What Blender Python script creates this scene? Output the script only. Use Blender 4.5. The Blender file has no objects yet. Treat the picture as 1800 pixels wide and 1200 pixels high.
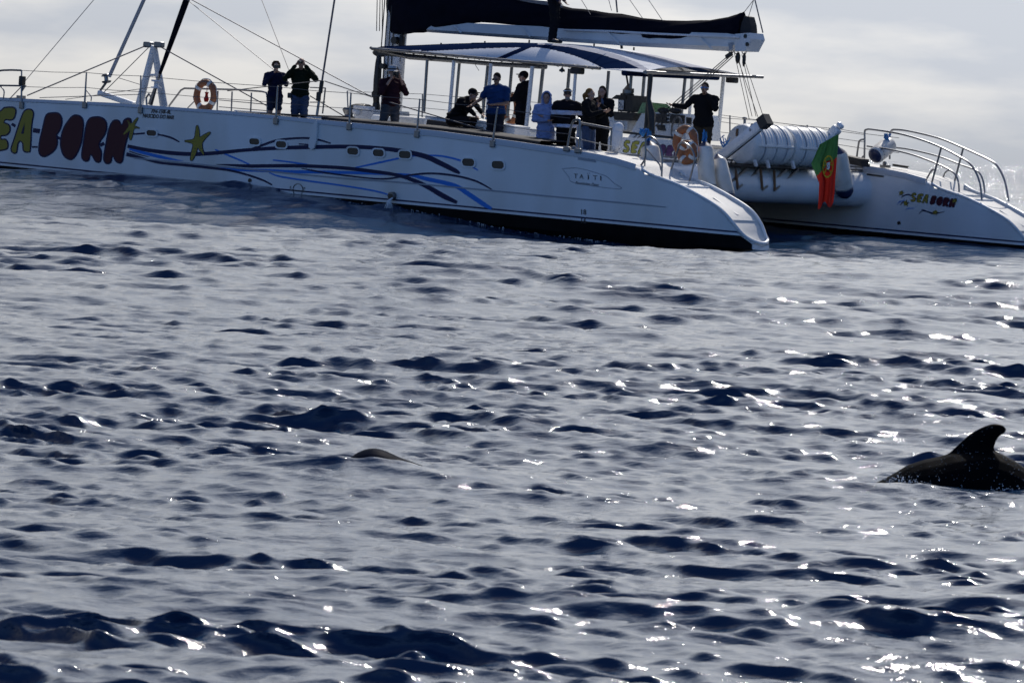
import bpy, bmesh, math, random
import numpy as np
from mathutils import Vector, Matrix
random.seed(7)
scene = bpy.context.scene
COL = scene.collection
R = math.radians

# ------------------------------------------------------------------ camera
FPX, CX, CY, EYE = 8800.0, 900.0, 600.0, 1.8      # focal length in photo pixels, principal point, eye height (m)
rho, dip = math.atan(.04), math.atan(343.7 / 8800.0)
fw = np.array([0, math.cos(dip), -math.sin(dip)])
up0 = np.array([0, math.sin(dip), math.cos(dip)])
rt = math.cos(rho) * np.array([1., 0, 0]) + math.sin(rho) * up0
uv = -math.sin(rho) * np.array([1., 0, 0]) + math.cos(rho) * up0
CAM = np.array([0, 0, EYE])
cd = bpy.data.cameras.new('camera')
cam = bpy.data.objects.new('camera', cd); COL.objects.link(cam); scene.camera = cam
cam.matrix_world = Matrix(((rt[0], uv[0], -fw[0], 0), (rt[1], uv[1], -fw[1], 0), (rt[2], uv[2], -fw[2], EYE), (0, 0, 0, 1)))
cd.sensor_width = 36; cd.lens = FPX / 1800 * 36
cd.clip_start = .5; cd.clip_end = 90000
cd.dof.use_dof = True; cd.dof.focus_distance = 62; cd.dof.aperture_fstop = 20

# ------------------------------------------------------------------ light
SUN_EL, SUN_AZ = R(46), R(15)                      # azimuth clockwise from +Y (the view direction)
W = bpy.data.worlds.new('World'); scene.world = W; W.use_nodes = True; W.cycles.sampling_method = 'NONE'
nt = W.node_tree; nt.nodes.clear()
def wn(t, **k):
    n = nt.nodes.new(t)
    for a, b in k.items(): setattr(n, a, b)
    return n
sky = wn('ShaderNodeTexSky', sky_type='NISHITA', sun_disc=False, sun_elevation=SUN_EL, sun_rotation=SUN_AZ)
sky.air_density = 1.0; sky.dust_density = 1.25; sky.ozone_density = 3.0
bw = wn('ShaderNodeRGBToBW'); nt.links.new(sky.outputs[0], bw.inputs[0])
tc = wn('ShaderNodeTexCoord'); sep = wn('ShaderNodeSeparateXYZ'); nt.links.new(tc.outputs['Generated'], sep.inputs[0])
def wm(op, a, b):
    n = wn('ShaderNodeMath', operation=op)
    for i, v in enumerate((a, b)):
        if isinstance(v, (int, float)): n.inputs[i].default_value = v
        else: nt.links.new(v, n.inputs[i])
    return n.outputs[0]
zz = wm('ADD', wm('MAXIMUM', sep.outputs[2], 0.0), .22)
cmb = wn('ShaderNodeCombineXYZ')
nt.links.new(wm('DIVIDE', sep.outputs[0], zz), cmb.inputs[0]); nt.links.new(wm('DIVIDE', sep.outputs[1], zz), cmb.inputs[1])
n1 = wn('ShaderNodeTexNoise'); n1.inputs['Scale'].default_value = 3.1; n1.inputs['Detail'].default_value = 7; n1.inputs['Roughness'].default_value = .52
nt.links.new(cmb.outputs[0], n1.inputs['Vector'])
mr = wn('ShaderNodeMapRange'); mr.inputs['From Min'].default_value = .42; mr.inputs['From Max'].default_value = .62
nt.links.new(n1.outputs['Fac'], mr.inputs['Value'])
def tint(src, rgb):
    m = wn('ShaderNodeMix', data_type='RGBA', blend_type='MULTIPLY'); m.inputs[0].default_value = 1
    nt.links.new(src, m.inputs[6]); m.inputs[7].default_value = (*rgb, 1); return m.outputs[2]
def blend(fac, a, b):
    m = wn('ShaderNodeMix', data_type='RGBA')
    if isinstance(fac, float): m.inputs[0].default_value = fac
    else: nt.links.new(fac, m.inputs[0])
    nt.links.new(a, m.inputs[6]); nt.links.new(b, m.inputs[7]); return m.outputs[2]
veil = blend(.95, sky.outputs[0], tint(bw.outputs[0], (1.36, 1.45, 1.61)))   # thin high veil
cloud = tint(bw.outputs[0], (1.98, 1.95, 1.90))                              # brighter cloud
hi = wn('ShaderNodeMapRange'); hi.inputs['From Min'].default_value = .35; hi.inputs['From Max'].default_value = .75
nt.links.new(sep.outputs[2], hi.inputs['Value'])
base = blend(hi.outputs[0], veil, blend(.25, sky.outputs[0], veil))         # the veil thins overhead
fac = wm('MULTIPLY', mr.outputs[0], wm('SUBTRACT', 1.0, wm('MULTIPLY', hi.outputs[0], .55)))
skycol = blend(fac, base, cloud)
low = wn('ShaderNodeMapRange'); low.inputs['From Min'].default_value = 0; low.inputs['From Max'].default_value = .035; low.inputs['To Min'].default_value = 1.15; low.inputs['To Max'].default_value = 1.0
nt.links.new(sep.outputs[2], low.inputs['Value'])   # far-off haze is as bright as the sheet above it
lm = wn('ShaderNodeVectorMath', operation='SCALE'); nt.links.new(skycol, lm.inputs[0]); nt.links.new(low.outputs[0], lm.inputs['Scale']); skycol = lm.outputs[0]
# thin cloud scatters forward: the sheet glows towards the sun
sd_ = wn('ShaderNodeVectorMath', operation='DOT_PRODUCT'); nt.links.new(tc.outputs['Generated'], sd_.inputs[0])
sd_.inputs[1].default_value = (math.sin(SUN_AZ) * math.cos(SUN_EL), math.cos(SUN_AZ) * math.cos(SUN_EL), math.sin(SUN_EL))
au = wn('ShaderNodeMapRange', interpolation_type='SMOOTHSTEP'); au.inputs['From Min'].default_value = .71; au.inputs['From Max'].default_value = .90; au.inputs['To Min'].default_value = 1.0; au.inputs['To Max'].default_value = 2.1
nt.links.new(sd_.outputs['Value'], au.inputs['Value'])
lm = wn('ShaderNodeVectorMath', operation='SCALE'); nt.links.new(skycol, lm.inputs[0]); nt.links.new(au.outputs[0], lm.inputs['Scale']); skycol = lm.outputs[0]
# the cloud sheet lies ahead over the sea; behind the camera the sky is open and blue
ahead = wn('ShaderNodeMapRange'); ahead.inputs['From Min'].default_value = -.45; ahead.inputs['From Max'].default_value = .5
nt.links.new(sep.outputs[1], ahead.inputs['Value'])
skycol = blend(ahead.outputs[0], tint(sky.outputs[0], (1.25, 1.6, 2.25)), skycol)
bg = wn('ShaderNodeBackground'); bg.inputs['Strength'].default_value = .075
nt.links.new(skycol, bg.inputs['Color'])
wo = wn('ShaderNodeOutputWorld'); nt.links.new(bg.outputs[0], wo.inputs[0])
sl = bpy.data.lights.new('sun', 'SUN'); sl.energy = 4.5; sl.angle = R(.53); sl.color = (1, .94, .85)
sun = bpy.data.objects.new('sun', sl); COL.objects.link(sun)
sdir = Vector((math.sin(SUN_AZ) * math.cos(SUN_EL), math.cos(SUN_AZ) * math.cos(SUN_EL), math.sin(SUN_EL)))
sun.rotation_euler = sdir.to_track_quat('Z', 'Y').to_euler(); sun.location = (0, 0, 60)
vs = scene.view_settings
vs.view_transform = 'Standard'; vs.look = 'None'; vs.exposure = -.45; vs.gamma = 1; vs.use_curve_mapping = False
scene.cycles.max_bounces = 8; scene.cycles.use_denoising = True; scene.cycles.denoiser = 'OPENIMAGEDENOISE'; scene.cycles.denoising_input_passes = 'RGB'; scene.cycles.denoising_prefilter = 'NONE'; scene.cycles.caustics_reflective = False; scene.cycles.sample_clamp_indirect = 1.2; scene.cycles.use_adaptive_sampling = False

# ------------------------------------------------------------------ the boat's own axes: x forward, y to port, z up
def frame(phi, p, ro):
    f = np.array([-math.cos(phi), math.sin(phi), 0]); s = np.array([-math.sin(phi), -math.cos(phi), 0]); z = np.array([0, 0, 1.])
    x = math.cos(p) * f + math.sin(p) * z; z1 = -math.sin(p) * f + math.cos(p) * z
    return np.array([x, math.cos(ro) * s + math.sin(ro) * z1, -math.sin(ro) * s + math.cos(ro) * z1])
AX = frame(R(41.5), R(1.8), R(.5)); ORG = np.array([8.165, 104.311, -.069])
def to_world(b): return ORG + AX.T @ np.asarray(b, float)
def to_boat(w): return AX @ (np.asarray(w, float) - ORG)
def photo(w):
    q = np.asarray(w, float) - CAM; z = q @ fw
    return CX + FPX * (q @ rt) / z, CY - FPX * (q @ uv) / z
def ray(px, py): return fw + rt * (px - CX) / FPX - uv * (py - CY) / FPX
def on(axis, px, py, v):                          # point of the boat plane axis = v that the photo shows at (px, py)
    d = ray(px, py); o = to_boat(CAM); dd = AX @ d
    return o + dd * ((v - o[axis]) / dd[axis])
def BY(px, py, y): return on(1, px, py, y)
def BX(px, py, x): return on(0, px, py, x)
def BZ(px, py, z): return on(2, px, py, z)
def WD(px, py, dist): d = ray(px, py); return CAM + d * (dist / d[1])   # world point at a distance
def BD(px, py, dist): return to_boat(WD(px, py, dist))

# ------------------------------------------------------------------ materials
def mat(name, col, rough=.5, metal=0., noise=0., scale=8., bump=0., spec=.5, coat=0., trans=0., dirt=None, streak=1.):
    m = bpy.data.materials.new(name); m.use_nodes = True
    t = m.node_tree; b = t.nodes['Principled BSDF']
    b.inputs['Base Color'].default_value = (*col, 1); b.inputs['Roughness'].default_value = rough
    b.inputs['Metallic'].default_value = metal; b.inputs['Specular IOR Level'].default_value = spec
    b.inputs['Coat Weight'].default_value = coat
    if trans:                                        # thin cloth lets some light through
        tl = t.nodes.new('ShaderNodeBsdfTranslucent'); tl.inputs[0].default_value = (*col, 1); mx = t.nodes.new('ShaderNodeMixShader'); mx.inputs[0].default_value = trans
        t.links.new(b.outputs[0], mx.inputs[1]); t.links.new(tl.outputs[0], mx.inputs[2]); t.links.new(mx.outputs[0], t.nodes['Material Output'].inputs[0])
    if noise or bump:
        g = t.nodes.new('ShaderNodeTexCoord')
        n = t.nodes.new('ShaderNodeTexNoise'); n.inputs['Scale'].default_value = scale; n.inputs['Detail'].default_value = 5
        mp = t.nodes.new('ShaderNodeMapping'); mp.inputs['Scale'].default_value = (1, 1, streak)
        t.links.new(g.outputs['Object'], mp.inputs[0]); t.links.new(mp.outputs[0], n.inputs['Vector'])
        if noise:
            c = t.nodes.new('ShaderNodeMix'); c.data_type = 'RGBA'
            d = dirt or tuple(x * (1 - noise) for x in col)
            c.inputs[6].default_value = (*col, 1); c.inputs[7].default_value = (*d, 1)
            r = t.nodes.new('ShaderNodeMapRange'); r.inputs['From Min'].default_value = .35; r.inputs['From Max'].default_value = .7
            t.links.new(n.outputs['Fac'], r.inputs['Value']); t.links.new(r.outputs[0], c.inputs[0])
            t.links.new(c.outputs[2], b.inputs['Base Color'])
        if bump:
            p = t.nodes.new('ShaderNodeBump'); p.inputs['Strength'].default_value = bump; p.inputs['Distance'].default_value = .02
            t.links.new(n.outputs['Fac'], p.inputs['Height']); t.links.new(p.outputs[0], b.inputs['Normal'])
    return m
M = dict(
    hull=mat('hull_gelcoat', (.77, .79, .81), .3, noise=.12, scale=1.1, coat=.2, dirt=(.64, .64, .62), streak=.22),
    navy=mat('navy_paint', (.012, .018, .07), .5, spec=.2), blue=mat('blue_paint', (.03, .20, .66), .5, spec=.2),
    antifoul=mat('antifouling', (.008, .008, .009), .7, noise=.4, scale=3, spec=.06),
    yellow=mat('yellow_paint', (.33, .26, .04), .5, spec=.2), red=mat('dark_red_paint', (.07, .014, .022), .5, spec=.2),
    black=mat('black_plastic', (.012, .012, .013), .45), ink=mat('black_ink', (.012, .012, .02), .4),
    steel=mat('stainless_steel', (.20, .205, .215), .36, 1.0), wire=mat('wire_rope', (.12, .12, .13), .4, .6),
    alu=mat('white_spar_paint', (.72, .73, .75), .35, noise=.1, scale=3), grey=mat('grey_moulding', (.30, .33, .38), .5),
    rail=mat('toe_rail_paint', (.50, .53, .57), .4), deck=mat('deck_nonskid', (.66, .65, .62), .7, noise=.12, scale=14, bump=.15),
    cover=mat('navy_sailcloth', (.006, .007, .015), .9, noise=.3, scale=4, bump=.25, spec=.06),
    canvas=mat('white_canvas', (.72, .73, .75), .9, noise=.06, scale=3, bump=.1, spec=.08), canvasblue=mat('blue_canvas', (.007, .016, .05), .95, bump=.1, spec=.0),
    canvasgrey_shade=mat('grey_canvas_and_shade', (.40, .41, .46), .9, bump=.1, spec=.05),  # grey cloth, and the shade painted on the awning
    glass=mat('dark_glass', (.012, .014, .018), .08), tinted=mat('green_acrylic', (.36, .52, .33), .15, trans=.55),
    orange=mat('orange_foam', (.34, .12, .045), .55, noise=.3, scale=20), tape=mat('reflective_tape', (.6, .6, .58), .4),
    fender=mat('white_vinyl', (.72, .70, .66), .4, noise=.15, scale=5, dirt=(.5, .46, .40)), fendernavy=mat('navy_vinyl', (.012, .02, .07), .4),
    rope=mat('blue_rope', (.03, .20, .48), .7, bump=.4, scale=80), whiterope=mat('pale_rope', (.5, .5, .48), .8, bump=.4, scale=80),
    raft=mat('raft_shell', (.74, .74, .72), .35, noise=.08, scale=4), rubber=mat('black_webbing', (.015, .015, .018), .7),
    cushion=mat('dark_cushion', (.012, .013, .018), .8, bump=.2), wood=mat('teak', (.22, .12, .06), .6, noise=.3, scale=12),
    green=mat('flag_green', (.05, .16, .06), .9, spec=.05, trans=.16), flagred=mat('flag_red', (.40, .03, .022), .9, spec=.05, trans=.16), flagyellow=mat('flag_yellow', (.55, .36, .03), .9, spec=.05),
    white=mat('white_plastic', (.75, .75, .74), .4), poster=mat('printed_card', (.55, .56, .58), .6),
    purple=mat('purple_print', (.10, .03, .12), .5), lime=mat('olive_print', (.38, .36, .06), .5),
    skin=mat('skin', (.42, .24, .17), .5, noise=.15, scale=9), skintan=mat('tanned_skin', (.30, .16, .10), .5, noise=.15, scale=9),
)
def cloth(name, col): return mat(name, col, .9, noise=.25, scale=7, bump=.35, spec=.12)

# ------------------------------------------------------------------ mesh builder
def icos(n=2):
    bm = bmesh.new(); bmesh.ops.create_icosphere(bm, subdivisions=n, radius=1)
    v = np.array([x.co[:] for x in bm.verts]); f = [[a.index for a in q.verts] for q in bm.faces]; bm.free(); return v, f
ICO1, ICO2 = icos(1), icos(2)
class MB:
    def __init__(s): s.v, s.f, s.m, s.cur = [], [], [], 0
    def add(s, vs, fs):
        o = len(s.v); s.v += [tuple(map(float, p)) for p in vs]; s.f += [[o + i for i in q] for q in fs]; s.m += [s.cur] * len(fs); return s
    def poly(s, pts): return s.add(pts, [list(range(len(pts)))])
    def slab(s, pts, d):                          # closed prism: outline pts pushed along d
        n = len(pts); d = np.asarray(d, float); p = [np.asarray(q, float) for q in pts]
        return s.add(p + [q + d for q in p], [list(range(n))[::-1], list(range(n, 2 * n))] + [[i, (i + 1) % n, n + (i + 1) % n, n + i] for i in range(n)])
    def box(s, c, size, M3=None, bev=0.):
        h = np.array(size) / 2; c = np.array(c, float); A = np.eye(3) if M3 is None else np.array(M3)
        if bev <= 0:
            v = [c + A @ (h * np.array((i, j, k))) for i in (-1, 1) for j in (-1, 1) for k in (-1, 1)]
            return s.add(v, [[0, 1, 3, 2], [4, 6, 7, 5], [0, 4, 5, 1], [2, 3, 7, 6], [0, 2, 6, 4], [1, 5, 7, 3]])
        bm = bmesh.new(); bmesh.ops.create_cube(bm, size=1)
        for q in bm.verts: q.co = Vector([q.co[i] * size[i] for i in range(3)])
        bmesh.ops.bevel(bm, geom=bm.edges[:], offset=min(bev, min(size) * .45), segments=2, affect='EDGES', profile=.5)
        bm.verts.index_update()
        s.add([c + A @ np.array(q.co[:]) for q in bm.verts], [[a.index for a in q.verts] for q in bm.faces]); bm.free(); return s
    def bar(s, a, b, w, h, up=(0, 0, 1), bev=0.):
        a, b = np.array(a, float), np.array(b, float); d = b - a; L = np.linalg.norm(d); d /= L
        q = np.cross(np.array(up, float), d); q /= np.linalg.norm(q); k = np.cross(d, q)
        return s.box((a + b) / 2, (L, w, h), np.array([d, q, k]).T, bev)
    def tube(s, pts, r, n=6, closed=False):
        P = [np.array(p, float) for p in pts]; m = len(P); rr = r if hasattr(r, '__len__') else [r] * m
        prev = None; V = []
        for i in range(m):
            if closed: t = P[(i + 1) % m] - P[i - 1]
            else: t = P[min(i + 1, m - 1)] - P[max(i - 1, 0)]
            t /= (np.linalg.norm(t) + 1e-12)
            if prev is None:
                a = np.array([0, 0, 1.]) if abs(t[2]) < .9 else np.array([1., 0, 0])
                u = np.cross(t, a)
            else: u = prev - t * (prev @ t)
            u /= (np.linalg.norm(u) + 1e-12); prev = u; w = np.cross(t, u)
            V += [P[i] + rr[i] * (math.cos(2 * math.pi * k / n) * u + math.sin(2 * math.pi * k / n) * w) for k in range(n)]
        F = []
        for i in range(m if closed else m - 1):
            j = (i + 1) % m
            F += [[i * n + k, i * n + (k + 1) % n, j * n + (k + 1) % n, j * n + k] for k in range(n)]
        if not closed: F += [list(range(n))[::-1], [(m - 1) * n + k for k in range(n)]]
        return s.add(V, F)
    def lathe(s, a, b, prof, n=20):               # prof: (t along a->b, radius)
        a, b = np.array(a, float), np.array(b, float)
        d = (b - a); d /= np.linalg.norm(d)
        q = np.array([0, 0, 1.]) if abs(d[2]) < .9 else np.array([1., 0, 0])
        u = np.cross(d, q); u /= np.linalg.norm(u); w = np.cross(d, u); V = []
        for t, r in prof: V += [a + (b - a) * t + r * (math.cos(2 * math.pi * k / n) * u + math.sin(2 * math.pi * k / n) * w) for k in range(n)]
        F = [[i * n + k, i * n + (k + 1) % n, (i + 1) * n + (k + 1) % n, (i + 1) * n + k] for i in range(len(prof) - 1) for k in range(n)]
        F += [list(range(n))[::-1], [(len(prof) - 1) * n + k for k in range(n)]]
        return s.add(V, F)
    def ball(s, c, r, fine=True, A=None):
        v, f = ICO2 if fine else ICO1
        q = v * np.array(r if hasattr(r, '__len__') else (r, r, r))
        if A is not None: q = q @ np.array(A).T
        return s.add(q + np.array(c, float), f)
    def limb(s, a, b, ra, rb, fl=None):           # a run of balls, later fused
        a, b = np.array(a, float), np.array(b, float); L = np.linalg.norm(b - a)
        n = max(2, int(L / (min(ra, rb) * .55)) + 1)
        for i in range(n + 1):
            t = i / n; s.ball(a + (b - a) * t, ra + (rb - ra) * t, ra + (rb - ra) * t > .03)
        return s
    def grid(s, P):                               # P[i][j] points
        n, m = len(P), len(P[0])
        return s.add([p for row in P for p in row], [[i * m + j, i * m + j + 1, (i + 1) * m + j + 1, (i + 1) * m + j] for i in range(n - 1) for j in range(m - 1)])
    def mesh(s, name, mats):
        me = bpy.data.meshes.new(name); me.from_pydata(s.v, [], s.f)
        for q in (mats if isinstance(mats, (list, tuple)) else [mats]): me.materials.append(q)
        if max(s.m, default=0): me.polygons.foreach_set('material_index', s.m)
        return me
    def build(s, name, mats, parent=None, smooth=False, recalc=True):
        me = s.mesh(name, mats)
        if recalc:
            bm = bmesh.new(); bm.from_mesh(me); bmesh.ops.recalc_face_normals(bm, faces=bm.faces); bm.to_mesh(me); bm.free()
        if smooth:
            me.polygons.foreach_set('use_smooth', [True] * len(me.polygons)); me.set_sharp_from_angle(angle=R(38))
        return link(name, me, parent)
    def fuse(s, name, mats, parent=None, voxel=.012, it=3, deform=None):   # one continuous skin over all the pieces
        me = s.mesh(name, mats); o = bpy.data.objects.new('tmp', me); COL.objects.link(o)
        q = o.modifiers.new('r', 'REMESH'); q.mode = 'VOXEL'; q.voxel_size = voxel
        if it:
            q = o.modifiers.new('s', 'SMOOTH'); q.factor = .5; q.iterations = it
        dg = bpy.context.evaluated_depsgraph_get(); dg.update()
        me2 = bpy.data.meshes.new_from_object(o.evaluated_get(dg)); bpy.data.objects.remove(o); bpy.data.meshes.remove(me)
        if deform is not None:
            co = np.empty(len(me2.vertices) * 3, np.float32); me2.vertices.foreach_get('co', co)
            co = deform(co.reshape(-1, 3)).astype(np.float32); me2.vertices.foreach_set('co', co.ravel())
        me2.polygons.foreach_set('use_smooth', [True] * len(me2.polygons)); me2.name = name
        if not me2.materials:
            for k in (mats if isinstance(mats, (list, tuple)) else [mats]): me2.materials.append(k)
        return link(name, me2, parent)
def link(name, me, parent=None):
    o = bpy.data.objects.new(name, me); COL.objects.link(o)
    if parent is not None: o.parent = parent
    return o
def tag(o, label=None, cat=None, group=None, kind=None):
    for k, v in (('label', label), ('category', cat), ('group', group), ('kind', kind)):
        if v: o[k] = v
    return o
BOATM = Matrix([[AX[0][i], AX[1][i], AX[2][i], ORG[i]] for i in range(3)] + [[0, 0, 0, 1]])
def empty(name, label, cat, loc=None, rz=0, group=None, boat=False):
    o = bpy.data.objects.new(name, None); COL.objects.link(o); o.empty_display_size = .2
    if boat: o.matrix_world = BOATM                # things built straight in the boat's axes
    elif loc is not None: o.location = loc; o.rotation_euler = (0, 0, rz)
    return tag(o, label, cat, group)
def thing(name, label, cat, group=None): return empty(name, label, cat, group=group, boat=True)
def copy_tree(o, parent=None):
    c = o.copy(); COL.objects.link(c)
    if parent is not None: c.parent = parent
    for ch in list(o.children): copy_tree(ch, c)
    return c
def smooth_loop(pts, k=6):                         # closed Catmull-Rom
    P = [np.array(p, float) for p in pts]; n = len(P); out = []
    for i in range(n):
        a, b, c, d = P[i - 1], P[i], P[(i + 1) % n], P[(i + 2) % n]
        for j in range(k):
            t = j / k; out.append(.5 * (2 * b + (c - a) * t + (2 * a - 5 * b + 4 * c - d) * t * t + (3 * b - a - 3 * c + d) * t ** 3))
    return out
def smooth_path(pts, k=6):
    P = [np.array(p, float) for p in pts]; P = [2 * P[0] - P[1]] + P + [2 * P[-1] - P[-2]]; out = []
    for i in range(1, len(P) - 2):
        a, b, c, d = P[i - 1:i + 3]
        for j in range(k):
            t = j / k; out.append(.5 * (2 * b + (c - a) * t + (2 * a - 5 * b + 4 * c - d) * t * t + (3 * b - a - 3 * c + d) * t ** 3))
    return out + [P[-2]]
def inset(pts, d):
    P = [np.array(p, float) for p in pts]; n = len(P)
    ar = sum(P[i][0] * P[(i + 1) % n][1] - P[(i + 1) % n][0] * P[i][1] for i in range(n)); sg = 1 if ar > 0 else -1
    out = []
    for i in range(n):
        t = P[(i + 1) % n] - P[i - 1]; t /= (np.linalg.norm(t) + 1e-9)
        out.append(P[i] + sg * d * np.array([-t[1], t[0]]))
    return out
# ------------------------------------------------------------------ the sea
def smst(x, a, b): t = np.clip((x - a) / (b - a), 0, 1); return t * t * (3 - 2 * t)
rng = np.random.default_rng(11)
NW = 210
lam = np.exp(np.linspace(math.log(.10), math.log(6.0), NW)) * rng.uniform(.97, 1.03, NW)
wdir = np.where(rng.random(NW) < .55, R(238), R(272)) + rng.normal(0, R(25), NW)           # heading of the waves, towards the camera and a little left
shape = np.exp(-.5 * (np.log(lam / .34) / .72) ** 2) + .22 + .35 * np.exp(-.5 * (np.log(lam / 1.0) / .4) ** 2) + 1.5 * np.exp(-.5 * (np.log(lam / .19) / .33) ** 2)
slope = .30 * math.sqrt(2) * shape / math.sqrt((shape ** 2).sum()) * rng.uniform(.6, 1.4, NW)
comp = [(2 * math.pi / l, math.cos(d), math.sin(d), s * l / (2 * math.pi), ph, l) for l, d, s, ph in zip(lam, wdir, slope, rng.uniform(0, 6.28, NW))]
for l, d, a, ph in ((34., R(248), .11, 1.0), (23., R(285), .08, 4.2), (52., R(262), .14, 2.6)):
    comp.append((2 * math.pi / l, math.cos(d), math.sin(d), a, ph, l))
BOW = to_world((20, 5.5, 0)); STERN = to_world((0, 5.3, 0))
def hump(x, y, cx, cy, sx, sy, a, ang=0.):
    c, s = math.cos(ang), math.sin(ang); dx, dy = x - cx, y - cy
    return a * np.exp(-((c * dx + s * dy) / sx) ** 2 - ((-s * dx + c * dy) / sy) ** 2)
_m = to_world((9.5, 6.2, 0)); HUMPS = [(_m[0], _m[1], 5.5, 4.0, .20, R(-40))]
def swell(x, y):
    z = hump(x, y, BOW[0], BOW[1] - .5, 12, 6.5, .80, R(-20))
    for h in HUMPS: z = z + hump(x, y, *h)
    return z
LEAN = 1.1                                          # crests lean forward: steep fronts, long backs
GROUPS = [(2 * math.pi / l * math.cos(a), 2 * math.pi / l * math.sin(a), p) for l, a, p in zip(rng.uniform(.9, 4, 12), rng.uniform(R(55), R(125), 12), rng.uniform(0, 6.28, 12))]
def sea(x, y, spacing=None):
    x = np.asarray(x, np.float32); y = np.asarray(y, np.float32)
    dx = np.zeros_like(x); dy = np.zeros_like(x); z = swell(x, y).astype(np.float32)
    # gusts: patches of rougher and calmer water
    g = .95 + .22 * np.sin(x * .21 + 1.3 * np.sin(y * .09)) * np.sin(y * .13 + 2.) + .15 * np.sin(x * .53 - y * .31)
    # and wave groups: a wavelet stands on its group's crest and dies out in the lull
    e = sum(np.cos(k * x + l * y + p) for k, l, p in GROUPS) / math.sqrt(len(GROUPS) / 2)
    e = np.clip((.97 + .30 * e), .4, 1.8)
    for k, c, s, a, ph, l in comp:
        t = k * (c * x + s * y) + ph
        w = a if spacing is None else a * smst(l / spacing, 1.8, 3.6)
        if l < 8: w = w * (g * e if l < 2.6 else g)
        co = np.cos(t)
        wz = w * co; z += wz; sn = np.sin(t) * w * .8 - wz * (LEAN if l < 8 else 0)
        dx -= c * sn; dy -= s * sn
    return x + dx, y + dy, z
def sea_level(x, y):
    xx, yy = x, y
    for _ in range(4):
        a, b, z = sea(np.array([xx]), np.array([yy])); xx -= float(a[0]) - x; yy -= float(b[0]) - y
    return float(z[0])

def ground_dist(px, py, z0=0.):
    d = ray(px, py); return d[1] * (z0 - EYE) / d[2]
FIN = WD(1746, 841, ground_dist(1746, 841, .03)); BACK = WD(680, 812, ground_dist(680, 812, .03))
for q in (FIN, BACK):                                # the water rounds off where the animals push through it
    HUMPS.append((q[0], q[1], 1.3, 1.0, -sea_level(q[0], q[1]) + .0, 0.))
def build_sea():
    rr = [11.0]
    while rr[-1] < 30000:
        q = rr[-1]; rr.append(q + (.0017 * q if q < 118 else .0017 * q * min((q / 118) ** 1.9, 34)))
    rr = np.array(rr)
    near = np.arange(-7.2, 7.201, .029); side = []     # finest where the lens looks, still chop well to either side
    s = .029; a = 7.2
    while a < 64: s = min(s * 1.12, .19) if a < 29 else s * 1.25; a += s; side.append(a)
    az = np.radians(np.concatenate([-np.array(side[::-1]), near, np.array(side)]))
    nr, na = len(rr), len(az)
    Rg, Ag = np.meshgrid(rr, az, indexing='ij')
    sp = np.gradient(rr)[:, None] * np.ones_like(Ag)
    dA = np.gradient(az)[None, :] * Rg
    X, Y, Z = sea(Rg * np.sin(Ag), Rg * np.cos(Ag), np.maximum(sp, dA).astype(np.float32))
    co = np.stack([X, Y, Z], -1).reshape(-1, 3).astype(np.float32)
    i = np.arange((nr - 1) * na).reshape(nr - 1, na)[:, :-1].ravel()
    q = np.stack([i, i + 1, i + na + 1, i + na], -1).astype(np.int32)
    me = bpy.data.meshes.new('sea_water'); me.vertices.add(len(co)); me.vertices.foreach_set('co', co.ravel())
    me.loops.add(q.size); me.loops.foreach_set('vertex_index', q.ravel())
    me.polygons.add(len(q)); me.polygons.foreach_set('loop_start', np.arange(0, q.size, 4, dtype=np.int32))
    me.polygons.foreach_set('use_smooth', np.ones(len(q), bool)); me.update(); me.validate()
    print('sea quads', len(q), nr, na)
    m = bpy.data.materials.new('sea_water'); m.use_nodes = True; t = m.node_tree; b = t.nodes['Principled BSDF']
    b.inputs['Base Color'].default_value = (.012, .036, .082, 1); b.inputs['Roughness'].default_value = .06
    b.inputs['IOR'].default_value = 1.34
    g = t.nodes.new('ShaderNodeNewGeometry')
    def noise(sc, stretch, det):
        mp = t.nodes.new('ShaderNodeMapping'); mp.inputs['Rotation'].default_value = (0, 0, R(-12)); mp.inputs['Scale'].default_value = (sc * stretch, sc, sc)
        n = t.nodes.new('ShaderNodeTexNoise'); n.inputs['Scale'].default_value = 1; n.inputs['Detail'].default_value = det; n.inputs['Roughness'].default_value = .55
        t.links.new(g.outputs['Position'], mp.inputs[0]); t.links.new(mp.outputs[0], n.inputs['Vector']); return n.outputs['Fac']
    bp = t.nodes.new('ShaderNodeBump'); bp.inputs['Distance'].default_value = .020; bp.inputs['Strength'].default_value = .66
    t.links.new(noise(13, .6, 5), bp.inputs['Height'])
    # beyond the modelled chop the same waves carry on as relief
    ln = t.nodes.new('ShaderNodeVectorMath'); ln.operation = 'LENGTH'; t.links.new(g.outputs['Position'], ln.inputs[0])
    fr = t.nodes.new('ShaderNodeMapRange'); fr.inputs['From Min'].default_value = 75; fr.inputs['From Max'].default_value = 330; fr.inputs['To Max'].default_value = 1.0
    t.links.new(ln.outputs['Value'], fr.inputs['Value'])
    b2 = t.nodes.new('ShaderNodeBump'); b2.inputs['Distance'].default_value = 1.6; t.links.new(fr.outputs[0], b2.inputs['Strength'])
    t.links.new(noise(.42, .8, 5), b2.inputs['Height']); t.links.new(bp.outputs[0], b2.inputs['Normal'])
    t.links.new(b2.outputs[0], b.inputs['Normal'])
    me.materials.append(m)
    tag(link('sea_water', me), 'dark blue choppy open sea with sun glints', None, None, 'structure')
build_sea()
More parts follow.
